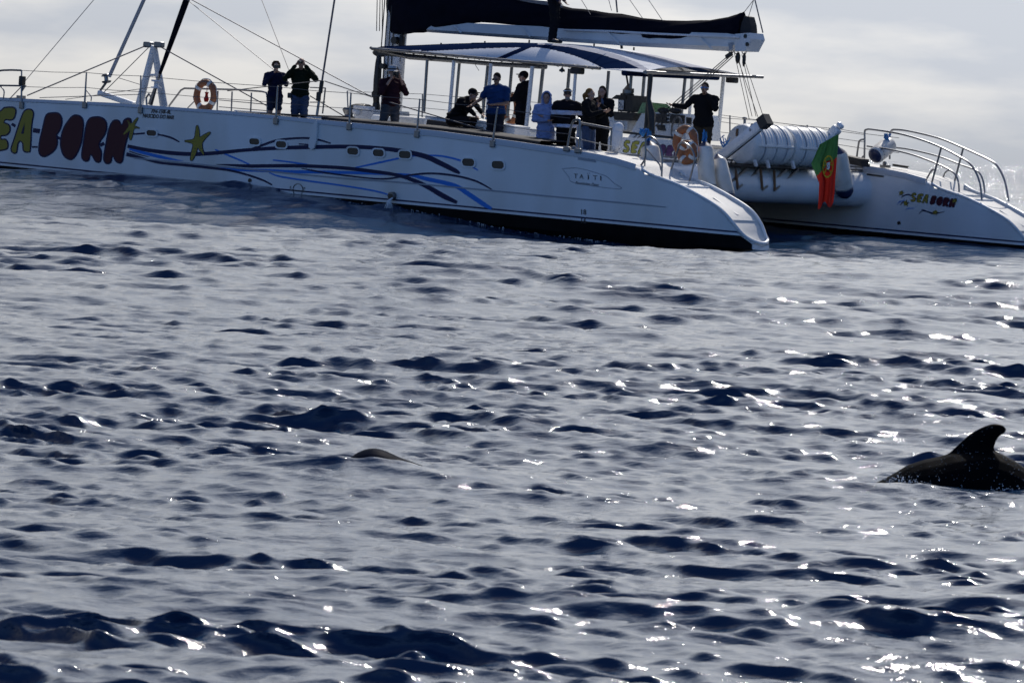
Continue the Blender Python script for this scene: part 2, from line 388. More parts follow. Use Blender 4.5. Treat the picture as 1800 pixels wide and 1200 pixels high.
# ------------------------------------------------------------------ the catamaran's hulls
boat = empty('sailing_catamaran', 'big white sailing catamaran with cartoon lettering, starfish and blue wave stripes along its hull', 'catamaran', boat=True)
HC, SP = 4.9, 9.8                                   # port hull centre line, spacing of the hulls
TOPX = [-.14, 0, .06, .12, .33, .59, 1.10, 1.59, 2.02, 2.48, 2.61, 3.0, 3.6, 4.53, 6.3, 8.36, 11, 14.5, 18, 21.8, 25.3]
TOPZ = [.10, .25, .33, .42, .63, .78, .97, 1.12, 1.21, 1.31, 1.41, 1.49, 1.56, 1.62, 1.705, 1.785, 1.81, 1.84, 1.822, 1.735, 1.70]
def topz(x): return float(np.interp(x, TOPX, TOPZ))
def half(x):
    w = .85 if x < 14 else .85 - .0064 * (x - 14) ** 2
    return max(w, .02)
def youter(x, z):
    q = max(0., min(1.3, (topz(max(x, 3)) - z) / 1.55))
    w = half(x) * (1 - .045 * q * q)
    if x < .33: w *= 1 - .45 * ((.33 - x) / .47) ** 2.2
    return HC + w
def yinner(x, z):
    q = max(0., min(1.3, (topz(max(x, 3)) - z) / 1.55))
    w = half(x) * (1 - .045 * q * q)
    w -= .65 * (1 - float(smst(np.array(x), .5, 6.)))
    if x < .33: w *= 1 - .45 * ((.33 - x) / .47) ** 2.2 * (-1 if w < 0 else 1)
    return HC - w
def side(px, py, off=.006, shift=0.):               # the point of the hull side seen at (px, py)
    y = HC + .85
    for _ in range(8):
        p = BY(px, py, y + shift); y = youter(p[0], p[2]) + off
    p[1] = y + shift; return p
NAVZ1, NAVZ0, WHZ = .292, .258, .205
def make_hull():
    mb = MB(); xs = sorted(set(TOPX + list(np.arange(4, 25.3, .7))))
    fr = [0, .035, .2, .4, .6, .8, 1]
    rows = []
    for x in xs:
        zt = topz(x); lev = [max(zt - .02, -9)] + [NAVZ1 + (zt - .05 - NAVZ1) * (1 - f) for f in fr] + [NAVZ0, WHZ, -.05, -.3]
        kz = -.62 if x > 3 else -.06 - .18 * max(x, 0)
        lev = [min(l, zt - .02 - .002 * i) if l > kz else kz for i, l in enumerate(lev)]
        o = [(x, youter(x, z) - (.05 if i == 0 else 0), z) for i, z in enumerate(lev)]
        i_ = [(x, yinner(x, z) + (.05 if i == 0 else 0), z) for i, z in enumerate(lev)]
        # narrow below the waterline
        c = (o[-2][1] + i_[-2][1]) / 2
        o[-1] = (x, c + (o[-1][1] - c) * .72, lev[-1]); i_[-1] = (x, c + (i_[-1][1] - c) * .72, lev[-1])
        top = [(x, o[0][1] - .10, zt - (.05 if x < 2.55 else -.005)), (x, i_[0][1] + .10, zt - (.05 if x < 2.55 else -.005))]
        rows.append(i_[::-1] + [top[1], top[0]] + o + [(x, c, kz)])
    m = len(rows[0]); n = len(lev)
    mb.v = [p for r in rows for p in r]
    for a in range(len(rows) - 1):
        for b in range(m):
            c = (b + 1) % m
            k = b if b < n else None
            lv = None
            if b < n - 1: lv = n - 2 - b            # inner side: index of the upper level of this strip
            elif b >= n + 2 and b < m - 2: lv = b - n - 2
            mt = 0
            if lv is None: mt = 1 if n - 1 <= b <= n + 1 else 3
            elif lv == 7: mt = 2
            elif lv >= 9: mt = 3
            mb.f.append([a * m + b, a * m + c, (a + 1) * m + c, (a + 1) * m + b]); mb.m.append(mt)
    mb.f += [list(range(m))[::-1], [(len(rows) - 1) * m + k for k in range(m)]]; mb.m += [0, 0]
    return mb.build('hull', [M['hull'], M['deck'], M['navy'], M['antifoul']], boat, True)
hull = make_hull()
hull2 = hull.copy(); COL.objects.link(hull2); hull2.parent = boat; hull2.location.y = -SP
def hull_part(mb, name, mt, which=0, smooth=False):
    return mb.build(name, mt, hull if which == 0 else hull2, smooth)
# bright rim round the scooped stern, steps and slots on it, toe rail along the deck edge
xs = [2.55, 2.3, 2.02, 1.59, 1.10, .59, .33, .12, 0, -.10]
rim = [(x, youter(x, topz(x)) - .03, topz(x) + .0) for x in xs] + [(-.17, 5.18, .085), (-.17, 4.98, .085)] + [(x, yinner(x, topz(x)) + .03, topz(x)) for x in xs[::-1]]
rim = smooth_path(rim, 4)
mb = MB().tube(rim, .034, 8); r0 = hull_part(mb, 'stern_rim', M['hull'], 0, True)
xr = list(np.arange(2.7, 25, .55))
rd = lambda x: .038 + .055 * (1 - float(smst(np.array(x), 9, 14)))
mb = MB()
P = [[(x, youter(x, topz(x)) + .018, topz(x) - .03), (x, youter(x, topz(x)) + .022, topz(x) - rd(x)), (x, youter(x, topz(x)) - .01, topz(x) - rd(x) - .01)] for x in xr]
mb.grid(P); P = [[(x, youter(x, topz(x)) - .06, topz(x) + .03), (x, youter(x, topz(x)) + .0, topz(x) + .03), (x, youter(x, topz(x)) + .018, topz(x) - .03)] for x in xr]
mb.grid(P); t0 = hull_part(mb, 'toe_rail', M['rail'])
mb = MB()
for x, w in ((1.98, .10), (1.62, .07)):
    z = topz(x); mb.box((x, (youter(x, z) + yinner(x, z)) / 2, z - .045), (w, youter(x, z) - yinner(x, z) - .16, .05), None, .01)
s0 = hull_part(mb, 'step', M['hull'])
def on_scoop(px, py):
    p = BY(px, py, 5.1)
    for _ in range(12):                             # slide along the ray to the scoop surface
        x = p[0]; z = topz(x) - .045; q = BZ(px, py, z); p = .5 * p + .5 * q
    return p
mb = MB(); a = np.array((1.02, 5.25, topz(1.02) - .04)); b = np.array((.36, 5.25, topz(.36) - .045)); mb.bar(a, b, .045, .02)
d0 = hull_part(mb, 'drain_slot', M['grey'])
mb = MB(); 
mb.bar((.24, 5.62, .50), (.24, 4.82, .50), .03, .02); e0 = hull_part(mb, 'stern_step_edge', M['hull'])
for q in (r0, t0, s0, d0, e0):
    c = q.copy(); COL.objects.link(c); c.parent = hull2

# ------------------------------------------------------------------ what is printed on the port side
def decal(pts, name, mt, off=.006, lift=0): return MB().poly([side(*p, off) for p in pts]).build(name, mt, hull, False, False)
def stripe(pts, mt, name='painted_stripe', off=.005, k=5, fn=None):   # pts: (px, py, width px)
    q = smooth_path([p[:2] for p in pts], k); w = np.interp(np.linspace(0, 1, len(q)), np.linspace(0, 1, len(pts)), [p[2] for p in pts])
    L, Rr = [], []
    for i in range(len(q)):
        t = q[min(i + 1, len(q) - 1)] - q[max(i - 1, 0)]; t /= np.linalg.norm(t) + 1e-9; nn = np.array([-t[1], t[0]])
        L.append(q[i] + nn * w[i] / 2); Rr.append(q[i] - nn * w[i] / 2)
    f = fn or (lambda x, y: side(x, y, off))
    if fn is None: return MB().grid([[f(*a), f(*(.5 * a + .5 * b)), f(*b)] for a, b in zip(L, Rr)]).build(name, mt, hull, False, False)
    return [[f(*a), f(*b)] for a, b in zip(L, Rr)]
NV, BL = M['navy'], M['blue']
stripe([(224, 257, 6), (260, 264, 6.5), (300, 269, 7), (340, 271, 7), (380, 269, 6.5), (420, 265, 6), (460, 262, 6), (500, 260, 6.5), (560, 258.5, 7), (619, 258, 7), (670, 261, 7), (708, 266, 8), (747, 275, 9), (772, 286, 9), (800, 300, 8), (808, 305, 3)], NV)
stripe([(430, 264.5, 2), (446, 261, 4), (466, 253.5, 4), (486, 247, 4), (512, 243.6, 3.5), (540, 243, 3.5), (560, 246, 3.5), (581, 252, 2.5)], NV, off=.006)
stripe([(525, 253.2, 2), (545, 254.6, 2.4), (558, 256, 2)], NV)
stripe([(234, 236, 3), (247, 235, 3), (262, 234.6, 3), (280, 237, 3), (300, 242, 3.4), (315, 249.5, 2.5)], NV)
stripe([(222, 271, 7), (236, 274.5, 6), (256, 280, 4), (280, 286, 4.5), (320, 290, 4.5), (360, 294, 4.5), (400, 299, 4), (430, 306, 3.6), (460, 316, 3.4), (478, 325, 2.5)], NV, off=.007)
stripe([(380, 289, 1), (410, 290.5, 4), (440, 292, 6), (517, 291.5, 6), (593, 294.5, 6), (644, 300, 6.4), (696, 307.5, 6), (729, 318, 7), (754, 330, 8), (780, 345, 9), (803, 356, 6)], NV, off=.007)
stripe([(530, 296, 1), (550, 300, 3), (580, 305, 3), (619, 310, 2.6), (657, 314, 2.6), (683, 314, 3), (708, 310, 3), (741, 305.5, 3.4), (772, 305.5, 3.6), (808, 310.5, 3.6), (839, 319.5, 3.4), (864, 333, 2)], NV, off=.008)
stripe([(227, 262, 3), (245, 267, 5), (280, 275.5, 6), (305, 280.5, 3), (322, 283, .6)], BL)
stripe([(227, 266, 2), (245, 272, 2), (262, 276, 1)], NV, off=.008)
stripe([(378, 263, 2.5), (402, 273.5, 3), (420, 281, 3), (438, 289, 2.5)], BL, off=.004)
stripe([(480, 281.5, 2.6), (510, 285, 3), (540, 289.5, 3)], BL, off=.004)
stripe([(624, 295, 2.5), (657, 288, 3.4), (696, 279.5, 3.4), (721, 274.5, 3), (760, 273.4, 3), (785, 276, 3.4), (811, 283, 3.4), (826, 291, 3.4), (840, 299.5, 2)], BL, off=.004)
stripe([(386, 295, 1), (420, 298.5, 5), (480, 300.5, 5.5), (517, 302, 5.5), (593, 303, 5.5), (670, 305.5, 4.5), (721, 308, 4.5), (747, 314, 7), (798, 326, 7.5), (823, 341, 8), (850, 359, 8), (864, 367, 5)], BL, off=.005)
stripe([(473, 303.5, 2), (491, 310, 3), (537, 317.5, 3), (593, 325, 3), (644, 333, 3), (672, 339, 3), (686, 344, 2.4)], BL, off=.005)
stripe([(235, 278, 2.4), (280, 282, 2.4), (340, 288, 2.4), (440, 298, 2.4), (593, 312.5, 2.4), (696, 320, 2.4), (798, 329, 2.4), (900, 338.5, 2.4), (950, 343.5, 2.4), (1050, 352.5, 2.4), (1120, 359, 2.4), (1170, 364, 1.5)], M['grey'], 'side_moulding', .012)
for a, b, w in (((110 / 6 + 2, 218), (27, 222), 5), ((58, 229), (70, 231), 8), ((56, 258.5), (66, 258.5), 3), ((99, 241), (106, 244), 5), ((176, 256), (183, 252), 6)): stripe([(*a, w), (*b, w)], NV, off=.004)
# bubble letters, traced on a 6x sheet whose origin is photo pixel (0, 120)
LET = dict(
 S=[(-200, 400), (-130, 395), (-95, 430), (-90, 490), (-120, 530), (-170, 525), (-190, 540), (-185, 570), (-135, 610), (-110, 680), (-115, 770), (-150, 840), (-210, 870), (-280, 850), (-300, 790), (-285, 740), (-240, 730), (-210, 750), (-195, 735), (-205, 700), (-255, 650), (-275, 570), (-260, 470)],
 E=[(-30, 470), (10, 440), (45, 410), (130, 405), (170, 430), (172, 480), (152, 535), (110, 556), (62, 550), (48, 568), (88, 585), (112, 620), (105, 680), (62, 715), (18, 720), (16, 742), (62, 745), (90, 790), (82, 850), (30, 872), (-40, 878), (-75, 850), (-78, 760), (-60, 600)],
 A=[(300, 425), (345, 440), (360, 490), (342, 600), (326, 860), (300, 890), (262, 890), (237, 860), (232, 795), (213, 778), (196, 800), (185, 878), (160, 905), (124, 890), (110, 845), (150, 720), (212, 530), (250, 450)],
 B=[(540, 465), (605, 465), (648, 500), (660, 570), (640, 650), (604, 710), (612, 770), (603, 830), (560, 890), (480, 938), (432, 930), (402, 880), (410, 770), (440, 640), (470, 515), (500, 475)],
 O=[(800, 487), (850, 502), (882, 550), (885, 640), (865, 780), (830, 880), (780, 955), (730, 970), (670, 930), (637, 850), (632, 760), (660, 640), (718, 545), (760, 500)],
 R=[(965, 513), (1050, 508), (1108, 540), (1132, 600), (1118, 690), (1052, 800), (1075, 880), (1070, 970), (1040, 1000), (1002, 985), (958, 918), (943, 970), (912, 990), (870, 970), (854, 915), (875, 760), (900, 610), (925, 545)],
 N=[(1220, 540), (1258, 550), (1284, 590), (1302, 545), (1350, 520), (1388, 545), (1380, 640), (1340, 770), (1312, 900), (1296, 985), (1260, 1008), (1216, 985), (1188, 935), (1176, 992), (1140, 1014), (1102, 1000), (1086, 945), (1105, 820), (1140, 645), (1180, 560)])
AHOLE = [(258, 575), (240, 630), (222, 690), (247, 692), (256, 640)]
def letter(ch, f, parent, rim, fill, w=14, name='letter', lift=.005):
    """f maps a sheet point and a lift to boat space; outline below, fill proud of it"""
    out = smooth_loop(LET[ch], 4); inn = smooth_loop(inset(LET[ch], w), 4)
    MB().poly([f(p, 0) for p in out]).build(name, rim, parent, False, False)
    mb = MB().poly([f(p, lift) for p in inn]); o = mb.build('letter_fill', fill, parent, False, False)
    if ch == 'A': MB().poly([f(p, lift * 2) for p in AHOLE]).build('letter_counter', rim, parent, False, False)
for ch in 'SEABORN':
    letter(ch, lambda p, l: side(p[0] / 6, 120 + p[1] / 6, .008 + l), hull, NV, M['yellow'] if ch in 'SEA' else M['red'])
def starfish(f, tips, c, parent, dots=True, k=.36, w=1.2, name='painted_starfish'):
    tips = [np.array(t, float) for t in tips]; c = np.array(c, float); pts = []
    for i, t in enumerate(tips):
        u = tips[(i + 1) % len(tips)]; d = (t - c); n = np.array([-d[1], d[0]]) / np.linalg.norm(d)
        s = 1 if np.cross(d, u - c) > 0 else -1; e = np.linalg.norm(d)
        pts += [c + d * .55 - n * s * e * .15, c + d * .93 - n * s * e * .085, c + d * 1.0, c + d * .93 + n * s * e * .085, c + d * .55 + n * s * e * .15]
        v = ((t - c) / np.linalg.norm(t - c) + (u - c) / np.linalg.norm(u - c)); v /= np.linalg.norm(v)
        pts.append(c + v * .5 * (np.linalg.norm(t - c) + np.linalg.norm(u - c)) * k)
    o = smooth_loop(pts, 3)
    MB().poly([f(p, .010) for p in o]).build(name, NV, parent, False, False)
    MB().poly([f(p, .014) for p in smooth_loop(inset(pts, w), 3)]).build('starfish_fill', M['yellow'], parent, False, False)
    if dots:
        mb = MB()
        for i, t in enumerate(tips):
            for q, r in ((.18, .45), (.36, .8), (.52, .8), (.7, .7)):
                p = c + (t - c) * q; mb.poly([f(p + r * np.array((math.cos(a), math.sin(a))), .018) for a in np.arange(0, 6.2, 1.05)])
        mb.build('starfish_dots', NV, parent, False, False)[ 'kind'] = 'stuff'
fs = lambda p, l: side(p[0], p[1], l)
starfish(fs, [(346.6, 220), (370, 232.5), (358.5, 273), (335.5, 283), (324, 248)], (347, 249.5), hull)
starfish(fs, [(242.5, 206.5), (245.5, 225.5), (229, 247), (216.5, 237), (223, 211)], (231.5, 222.5), hull, True, .36, .8)
# lettering set with the built-in font
def text_mesh(txt, shear=0., bold=0., space=1.):
    c = bpy.data.curves.new('txt', 'FONT'); c.body = txt; c.size = 1; c.align_x = 'CENTER'; c.shear = shear; c.offset = bold; c.space_character = space; c.resolution_u = 3
    o = bpy.data.objects.new('txt', c); COL.objects.link(o); dg = bpy.context.evaluated_depsgraph_get(); dg.update()
    me = bpy.data.meshes.new_from_object(o.evaluated_get(dg)); bpy.data.objects.remove(o); bpy.data.curves.remove(c)
    v = np.array([q.co[:2] for q in me.vertices]); f = [list(p.vertices) for p in me.polygons]; bpy.data.meshes.remove(me)
    v[:, 0] -= (v[:, 0].min() + v[:, 0].max()) / 2; return v, f
def text_on(txt, c, wpx, hpx, tilt, f, parent, name, mt, shear=0., bold=0., space=1., sy=.09):
    v, fc = text_mesh(txt, shear, bold, space); w = np.ptp(v[:, 0]); h = v[:, 1].max()
    P = [f((c[0] + a / w * wpx, c[1] + a / w * wpx * tilt - b / h * hpx)) for a, b in v]
    return MB().add(P, fc).build(name, mt, parent, False, False)
fh = lambda p: side(p[0], p[1], .007)
text_on('FN-158-4L', (283, 199.4), 35, 6.4, .05, fh, hull, 'registration_lettering', M['ink'], .3, .04)
text_on('NASCIDO DO MAR', (278, 208), 55, 6.8, .06, fh, hull, 'name_lettering', M['ink'], .3, .04)
for ch, x in zip('TAITI', (1012, 1022, 1034, 1046, 1056)):
    text_on(ch, (x, 313.5 + (x - 1012) * .09), {'I': 1.8}.get(ch, 7), 8, .09, fh, hull, 'plate_letter', M['ink'])
for x in (1032.6, 1035.6): text_on('.', (x, 305.3), 1.3, 1.3, .09, fh, hull, 'plate_dot', M['ink'])
text_on('Fountaine Pajot', (1032, 325.5), 42, 5, .1, fh, hull, 'script_lettering', M['ink'], .5)
text_on('18', (1026, 377), 9, 9, .09, fh, hull, 'draught_mark', M['ink'], 0, .02)
text_on('16', (1026, 392.5), 9, 9, .09, fh, hull, 'draught_mark', M['ink'], 0, .02)
text_on('R', (511, 332.5), 3, 5, .09, fh, hull, 'load_letter', M['ink']); text_on('P', (535, 334), 3, 5, .09, fh, hull, 'load_letter', M['ink'])
mb = MB(); ring = [(523.5 + 9.3 * math.cos(a), 333.5 + 11 * math.sin(a)) for a in np.linspace(0, 2 * math.pi, 33)]
mb.grid([[side(*p, .007), side(523.5 + (p[0] - 523.5) * .87, 333.5 + (p[1] - 333.5) * .9, .007)] for p in ring])
mb.poly([side(*p, .009) for p in ((510, 333), (537, 335.5), (537, 337), (510, 334.5))]); mb.build('load_line_mark', M['ink'], hull, False, False)
mb = MB(); mb.grid([[side(a, b, .006), side(a + .35, b - 1.0, .006)] for a, b in smooth_path([(988, 297), (1000, 312), (1010, 322), (1090, 333), (1078, 322), (1066, 311), (1043, 303), (1015, 296), (988, 297)], 3)])
mb.build('plate_outline', M['grey'], hull, False, False)
decal([(1016, 277), (1047, 282), (1047, 285.5), (1016, 280.5)], 'vent_plate', M['grey'], .012)
for x, y, r in ((439, 317.5, 3.2), (473, 331, 2.0)): decal([(x + r * math.cos(a), y + r * 1.25 * math.sin(a)) for a in np.arange(0, 6.28, .5)], 'drain_hole', M['black'], .008)
p = side(692, 344, 0); mb = MB().tube([p + (0, -.05, 0), p + (0, .10, -.01)], .085, 16); mb.build('exhaust_outlet', M['steel'], hull, True)
MB().tube([p + (0, .09, -.01), p + (0, .103, -.01)], .07, 16).build('exhaust_bore', M['black'], hull)
# portholes
def rrect(cx, cy, w, h, r, n=4):
    return [(cx + sx * (w - r) + r * math.cos(a), cy + sy * (h - r) + r * math.sin(a)) for sx, sy, a0 in ((1, 1, 0), (-1, 1, 90), (-1, -1, 180), (1, -1, 270)) for a in np.radians(np.linspace(a0, a0 + 90, n))]
for cx, cy, w, h in ((266, 234, 11, 7.5), (447, 249, 11.2, 8), (494, 254, 11.5, 8.2), (620, 266, 12, 8.6), (665, 269, 12, 8.6), (711.5, 272, 12.6, 9), (823, 285.5, 13, 9.3), (875, 290, 13, 9.3)):
    sk = lambda P: [(a, b + (a - cx) * .06) for a, b in P]
    A_, B_ = sk(rrect(cx, cy, w, h, h * .75)), sk(rrect(cx, cy, w - 2.6, h - 2.6, h * .55)); n = len(A_)
    mb = MB(); a0 = [side(*p, .0) for p in A_]; a1 = [side(*p, .022) for p in A_]; b1 = [side(*p, .022) for p in B_]; b0 = [side(*p, .009) for p in B_]
    mb.add(a0 + a1 + b1 + b0, [[k * n + i, k * n + (i + 1) % n, (k + 1) * n + (i + 1) % n, (k + 1) * n + i] for k in range(3) for i in range(n)])
    o = mb.build('porthole', M['hull'], hull, False, False)
    MB().poly(b0).build('porthole_glass', M['glass'], hull, False, False)
# small logo on the starboard hull's inner side (hull2 is the same mesh one spacing further)
def side2(px, py, off=.006): p = side(px, py, off, -SP); return p
def sh2(p): return np.array(p) + (0, SP, 0)         # into hull2's own space
def logo(p, l): return sh2(side2(1602.5 + (p[0] + 260) * .0481, 341 + (p[1] - 400) * .0345 + (p[0] - 400) * .0036, .007 + l * .5))
for ch in 'SEABORN':
    letter(ch, logo, hull2, NV, M['yellow'] if ch in 'SEA' else M['red'], 16)
f2 = lambda p, l: sh2(side2(p[0], p[1], l))
for c, r in (((1584.5, 340), 5), ((1592.5, 357), 5.5), ((1644, 374), 5), ((1678, 354), 5)):
    starfish(f2, [(c[0] + r * math.sin(a), c[1] - r * 1.1 * math.cos(a)) for a in np.arange(.2, 6.3, 1.2566)][:5], c, hull2, False, .4, .9)
for pts, mt in (([(1584, 347, 1.5), (1594, 342, 2), (1604, 345, 2), (1612, 350, 1.2)], NV), ([(1576, 360, 1), (1582, 354.5, 1.6), (1590, 352.5, 1.4)], BL), ([(1582, 361, 1.2), (1588, 355, 2), (1596, 356, 1.4)], NV), ([(1591, 370, 1), (1596, 366.5, 1.4), (1606, 366, 1.2)], BL),
                ([(1615, 376, 1), (1621, 371, 1.6), (1628, 371.5, 1.6), (1640, 375.5, 2.2), (1652, 374, 1.6)], NV), ([(1620, 368, 1.4), (1640, 374.5, 2), (1660, 372.5, 1)], NV)):
    MB().grid(stripe(pts, mt, fn=lambda x, y: f2((x, y), .006))).build('painted_stripe', mt, hull2, False, False)
MB().poly([f2((1580 + 3 * math.cos(a), 392 + 3.2 * math.sin(a)), .008) for a in np.arange(0, 6.28, .5)]).build('drain_hole', M['black'], hull2, False, False)
MB().poly([f2(p, .012) for p in ((1524, 305), (1553, 309), (1553, 312), (1524, 308))]).build('vent_plate', M['black'], hull2, False, False)
# ------------------------------------------------------------------ bridge deck, beams, coamings
def bp(name, mb, mt, smooth=False): return mb.build(name, mt, boat, smooth)
mb = MB().slab([(4.6, 4.2, .86), (4.8, 4.2, 1.40), (16.2, 4.2, 1.46), (16.8, 4.2, .95)], (0, -8.4, 0)); bp('bridge_deck', mb, M['deck'])
R_B = .395
XB = 4.55
za = float(BX(1300, 322, XB)[2])
bp('aft_crossbeam', MB().lathe((XB, 4.3, za), (XB, -4.5, za), [(0, R_B), (.5, R_B), (1, R_B)], 32), M['hull'], True)
# deck-edge tracks along the beam
zr_ = float(BX(1300, 288, XB)[2])
for dz, r, mt in ((.0, .022, 'steel'), (.07, .02, 'steel'), (-.055, .03, 'black')):
    bp('beam_rail', MB().tube([(XB - .1, 4.3, zr_ + dz), (XB - .1, -4.1, zr_ + dz)], r, 6), M[mt])
mb = MB()
for y in np.arange(-3.8, 4.2, .62): mb.box((XB - .1, y, zr_ - .02), (.03, .03, .22))
bp('beam_rail_feet', mb, M['steel'])
# side decks: coamings and seats round the cockpit
bp('cockpit_coaming', MB().slab([(4.9, 0, 1.40), (4.9, 0, 1.60), (12.6, 0, 1.86), (13.4, 0, 1.72), (13.4, 0, 1.40)], (0, .5, 0)), M['hull']).location.y = -3.9
bp('cockpit_seat', MB().box((8.4, -3.1, 1.62), (6.2, .5, .3), None, .04), M['hull'])
bp('seat_cushion', MB().box((8.4, -3.1, 1.81), (6.1, .5, .08), None, .03), M['deck'])
c0 = BY(1000, 250, 4.6); 
def pad(name, x0, x1, y0, y1, h, mt='cushion'):
    mb = MB(); xs_ = np.linspace(x0, x1, 9)
    P = lambda y, dz: [(x, y, topz(x) + dz) for x in xs_]
    mb.grid([P(y1, .012), P(y1, h * .8), P(y1 - .04, h), P(y0 + .04, h), P(y0, h * .8), P(y0, .012)])
    return bp(name, mb, M[mt], True)
pad('deck_cushion', 5.6, 11.9, 4.3, 5.45, .10); pad('deck_cushion', 13.5, 14.6, 4.3, 5.3, .035)
bp('nav_table', MB().slab([tuple(BY(*p, 3.9)) for p in ((800, 232), (803, 205), (905, 222), (903, 250))], (0, -.5, 0)), M['white'])
bp('backrest', MB().slab([tuple(BY(*p, 3.8)) for p in ((745, 219), (748, 203), (845, 216), (845, 232))], (0, -.08, 0)), M['alu'])
bp('backrest_cushion', MB().slab([tuple(BY(*p, 3.9)) for p in ((748, 222), (751, 210), (850, 224), (850, 240))], (0, -.06, 0)), M['cushion'])
# low trunk with winch forward of the mast
bp('deck_locker', MB().slab([tuple(BY(*p, 2.2)) for p in ((618, 213), (627, 192), (655, 193), (657, 215))], (0, -1.2, 0)), M['hull'])
w = BY(613, 202, 2.6); mb = MB().lathe(w - (0, 0, .16), w + (0, 0, .16), [(0, .14), (.3, .12), (.5, .09), (.7, .13), (.85, .15), (1, .12)], 16); bp('winch', mb, M['steel'], True)
mb = MB().ball(BY(628, 196, 2.6), (.12, .12, .10)); mb.box(BY(640, 190, 2.6), (.5, .2, .08), None, .02); bp('windlass', mb, M['alu'], True)
bp('hatch_vent', MB().ball(BY(636, 191, 1.2), (.32, .3, .12)), M['black'], True)
bp('foredeck_net', MB().slab([(15.5, 3.9, 1.50), (22.6, 3.9, 1.56), (22.6, -3.9, 1.56), (15.5, -3.9, 1.50)], (0, 0, .012)), M['rubber'])
mb = MB(); a, b = BY(415, 198, 4.6), BY(610, 206, 4.6); mb.bar(a, b, .5, .03); bp('net_lashing_bar', mb, M['black'])
for k, (u, v) in enumerate((((665, 207), (690, 217)), ((700, 209), (742, 219)))):
    a, b = BY(*u, 3.2), BY(*v, 3.2); mb = MB().box(((a + b) / 2), (abs(a[0] - b[0]), .5, .22), None, .05); bp('seat_box', mb, M['white' if k == 0 else 'deck'], True)
bp('front_crossbeam', MB().tube([(22.9, 4.4, 1.55), (22.9, -4.4, 1.55)], .16, 16), M['alu'], True)
# ------------------------------------------------------------------ mast, boom, sail bag, rigging
mb = MB(); n = 18
def mast_ring(z): return [(14.95 + .30 * math.cos(a) - .04 * z * 0, .17 * math.sin(a), z) for a in np.linspace(0, 2 * math.pi, n, endpoint=False)]
P = [mast_ring(z) for z in (1.45, 4.5, 9, 16)]; P = [r + [r[0]] for r in P]; mb.grid(P)
mast = bp('mast', mb, M['alu'], True)
mk = lambda name, m_, mt, sm=False: m_.build(name, mt, mast, sm)
mk('sail_track', MB().bar((14.63, 0, 1.6), (14.63, 0, 15), .05, .07), M['grey'])
for dy, dx in ((.18, .1), (.18, -.02), (.17, -.12), (.19, .2)): mk('halyard', MB().tube([(14.95 + dx, dy, 1.7), (14.95 + dx + .04, dy + .02, 3.4), (14.95 + dx, dy - .02, 14)], .014, 5), M['black'])
for x, y, z, r in ((15.28, .12, 2.5, .09), (14.75, .22, 2.6, .08), (15.05, .2, 3.15, .07), (14.72, .2, 3.75, .09), (15.25, .12, 2.05, .1)):
    mk('mast_winch', MB().lathe((x, y, z - .07), (x, y + .12, z - .07), [(0, r), (.5, r * .8), (1, r)], 12), M['black'], True)
mk('rope_bundle', MB().ball((15.27, .18, 2.75), (.09, .09, .75)).ball((15.27, .16, 2.0), (.10, .1, .4)).ball((15.3, .1, 3.38), (.24, .12, .10)), M['black'], True)
mk('rope_bundle', MB().ball((14.66, .2, 2.55), (.10, .08, .55)).ball((14.62, .16, 3.66), (.07, .07, .2)), M['rubber'], True)
mk('coiled_rope', MB().tube([(14.75 + .14 * math.cos(a), .3, 1.86 + .05 * math.sin(a)) for a in np.linspace(0, 6.28, 12)], .03, 6, True), M['wood'], True)
# boom: a deep white spar, its underside line traced at the boat's centre plane
bt = [BY(*p, 0) for p in ((708, 36), (1100, 54), (1290, 60), (1331, 67))]; bb = [BY(*p, 0) for p in ((708, 54), (1100, 81), (1290, 91), (1314, 78))]
mb = MB(); W_ = [.20, .22, .22, .18]; rows = []
for t, b, w in zip(bt, bb, W_):
    rows.append([t + (0, w, 0), t * .25 + b * .75 + (0, w, 0), b + (0, w * .5, 0), b - (0, w * .5, 0), t * .25 + b * .75 - (0, w, 0), t - (0, w, 0), t + (0, w, 0)])
mb.grid(rows); mb.poly([rows[-1][i] for i in range(6)]); boom = bp('boom', mb, M['alu'])
mk = lambda name, m_, mt, sm=False: m_.build(name, mt, boom, sm)
mk('boom_end_fitting', MB().slab([BY(*p, .24) for p in ((1292, 60), (1317, 58), (1320, 69), (1309, 90), (1292, 90))], (0, -.48, 0)), M['alu'])
for p in ((1313, 78), (1310, 64)): mk('boom_sheave', MB().tube([BY(*p, .25), BY(*p, .245) - (0, .02, 0)], .045, 10), M['black'])
mk('boom_strap', MB().slab([BY(*p, .235) for p in ((1280, 76), (1288, 74), (1287, 88), (1281, 87))], (0, -.01, 0)), M['grey'])
for a, b in (((798, 45), (811, 58)), ((918, 48), (932, 65)), ((1068, 57), (1088, 76)), ((1228, 64), (1252, 87))):
    mk('lazy_bag_batten', MB().tube([BY(*a, .25), BY(*b, .25)], .02, 6), M['white'])
mk('boom_rail', MB().tube([BY(*p, .27) for p in ((990, 53), (1068, 55), (1160, 60), (1300, 66))], .025, 6), M['alu'])
bag = [((683, -60), (684, 62)), ((690, -58), (700, 67)), ((720, -50), (735, 64)), ((760, -40), (770, 55)), ((800, -30), (800, 47)), ((850, -16), (850, 43)), ((900, -6), (905, 45)), ((960, 4), (960, 51)), ((1010, 16), (1000, 56)), ((1050, 19), (1050, 57)), ((1090, 24), (1090, 62)),
       ((1130, 32), (1130, 69)), ((1175, 38.5), (1175, 72.5)), ((1210, 38.5), (1205, 72)), ((1250, 35), (1245, 63)), ((1285, 29.5), (1285, 61)), ((1298, 26), (1298, 62)), ((1308, 21), (1303, 61))]
rows = []; k = 12
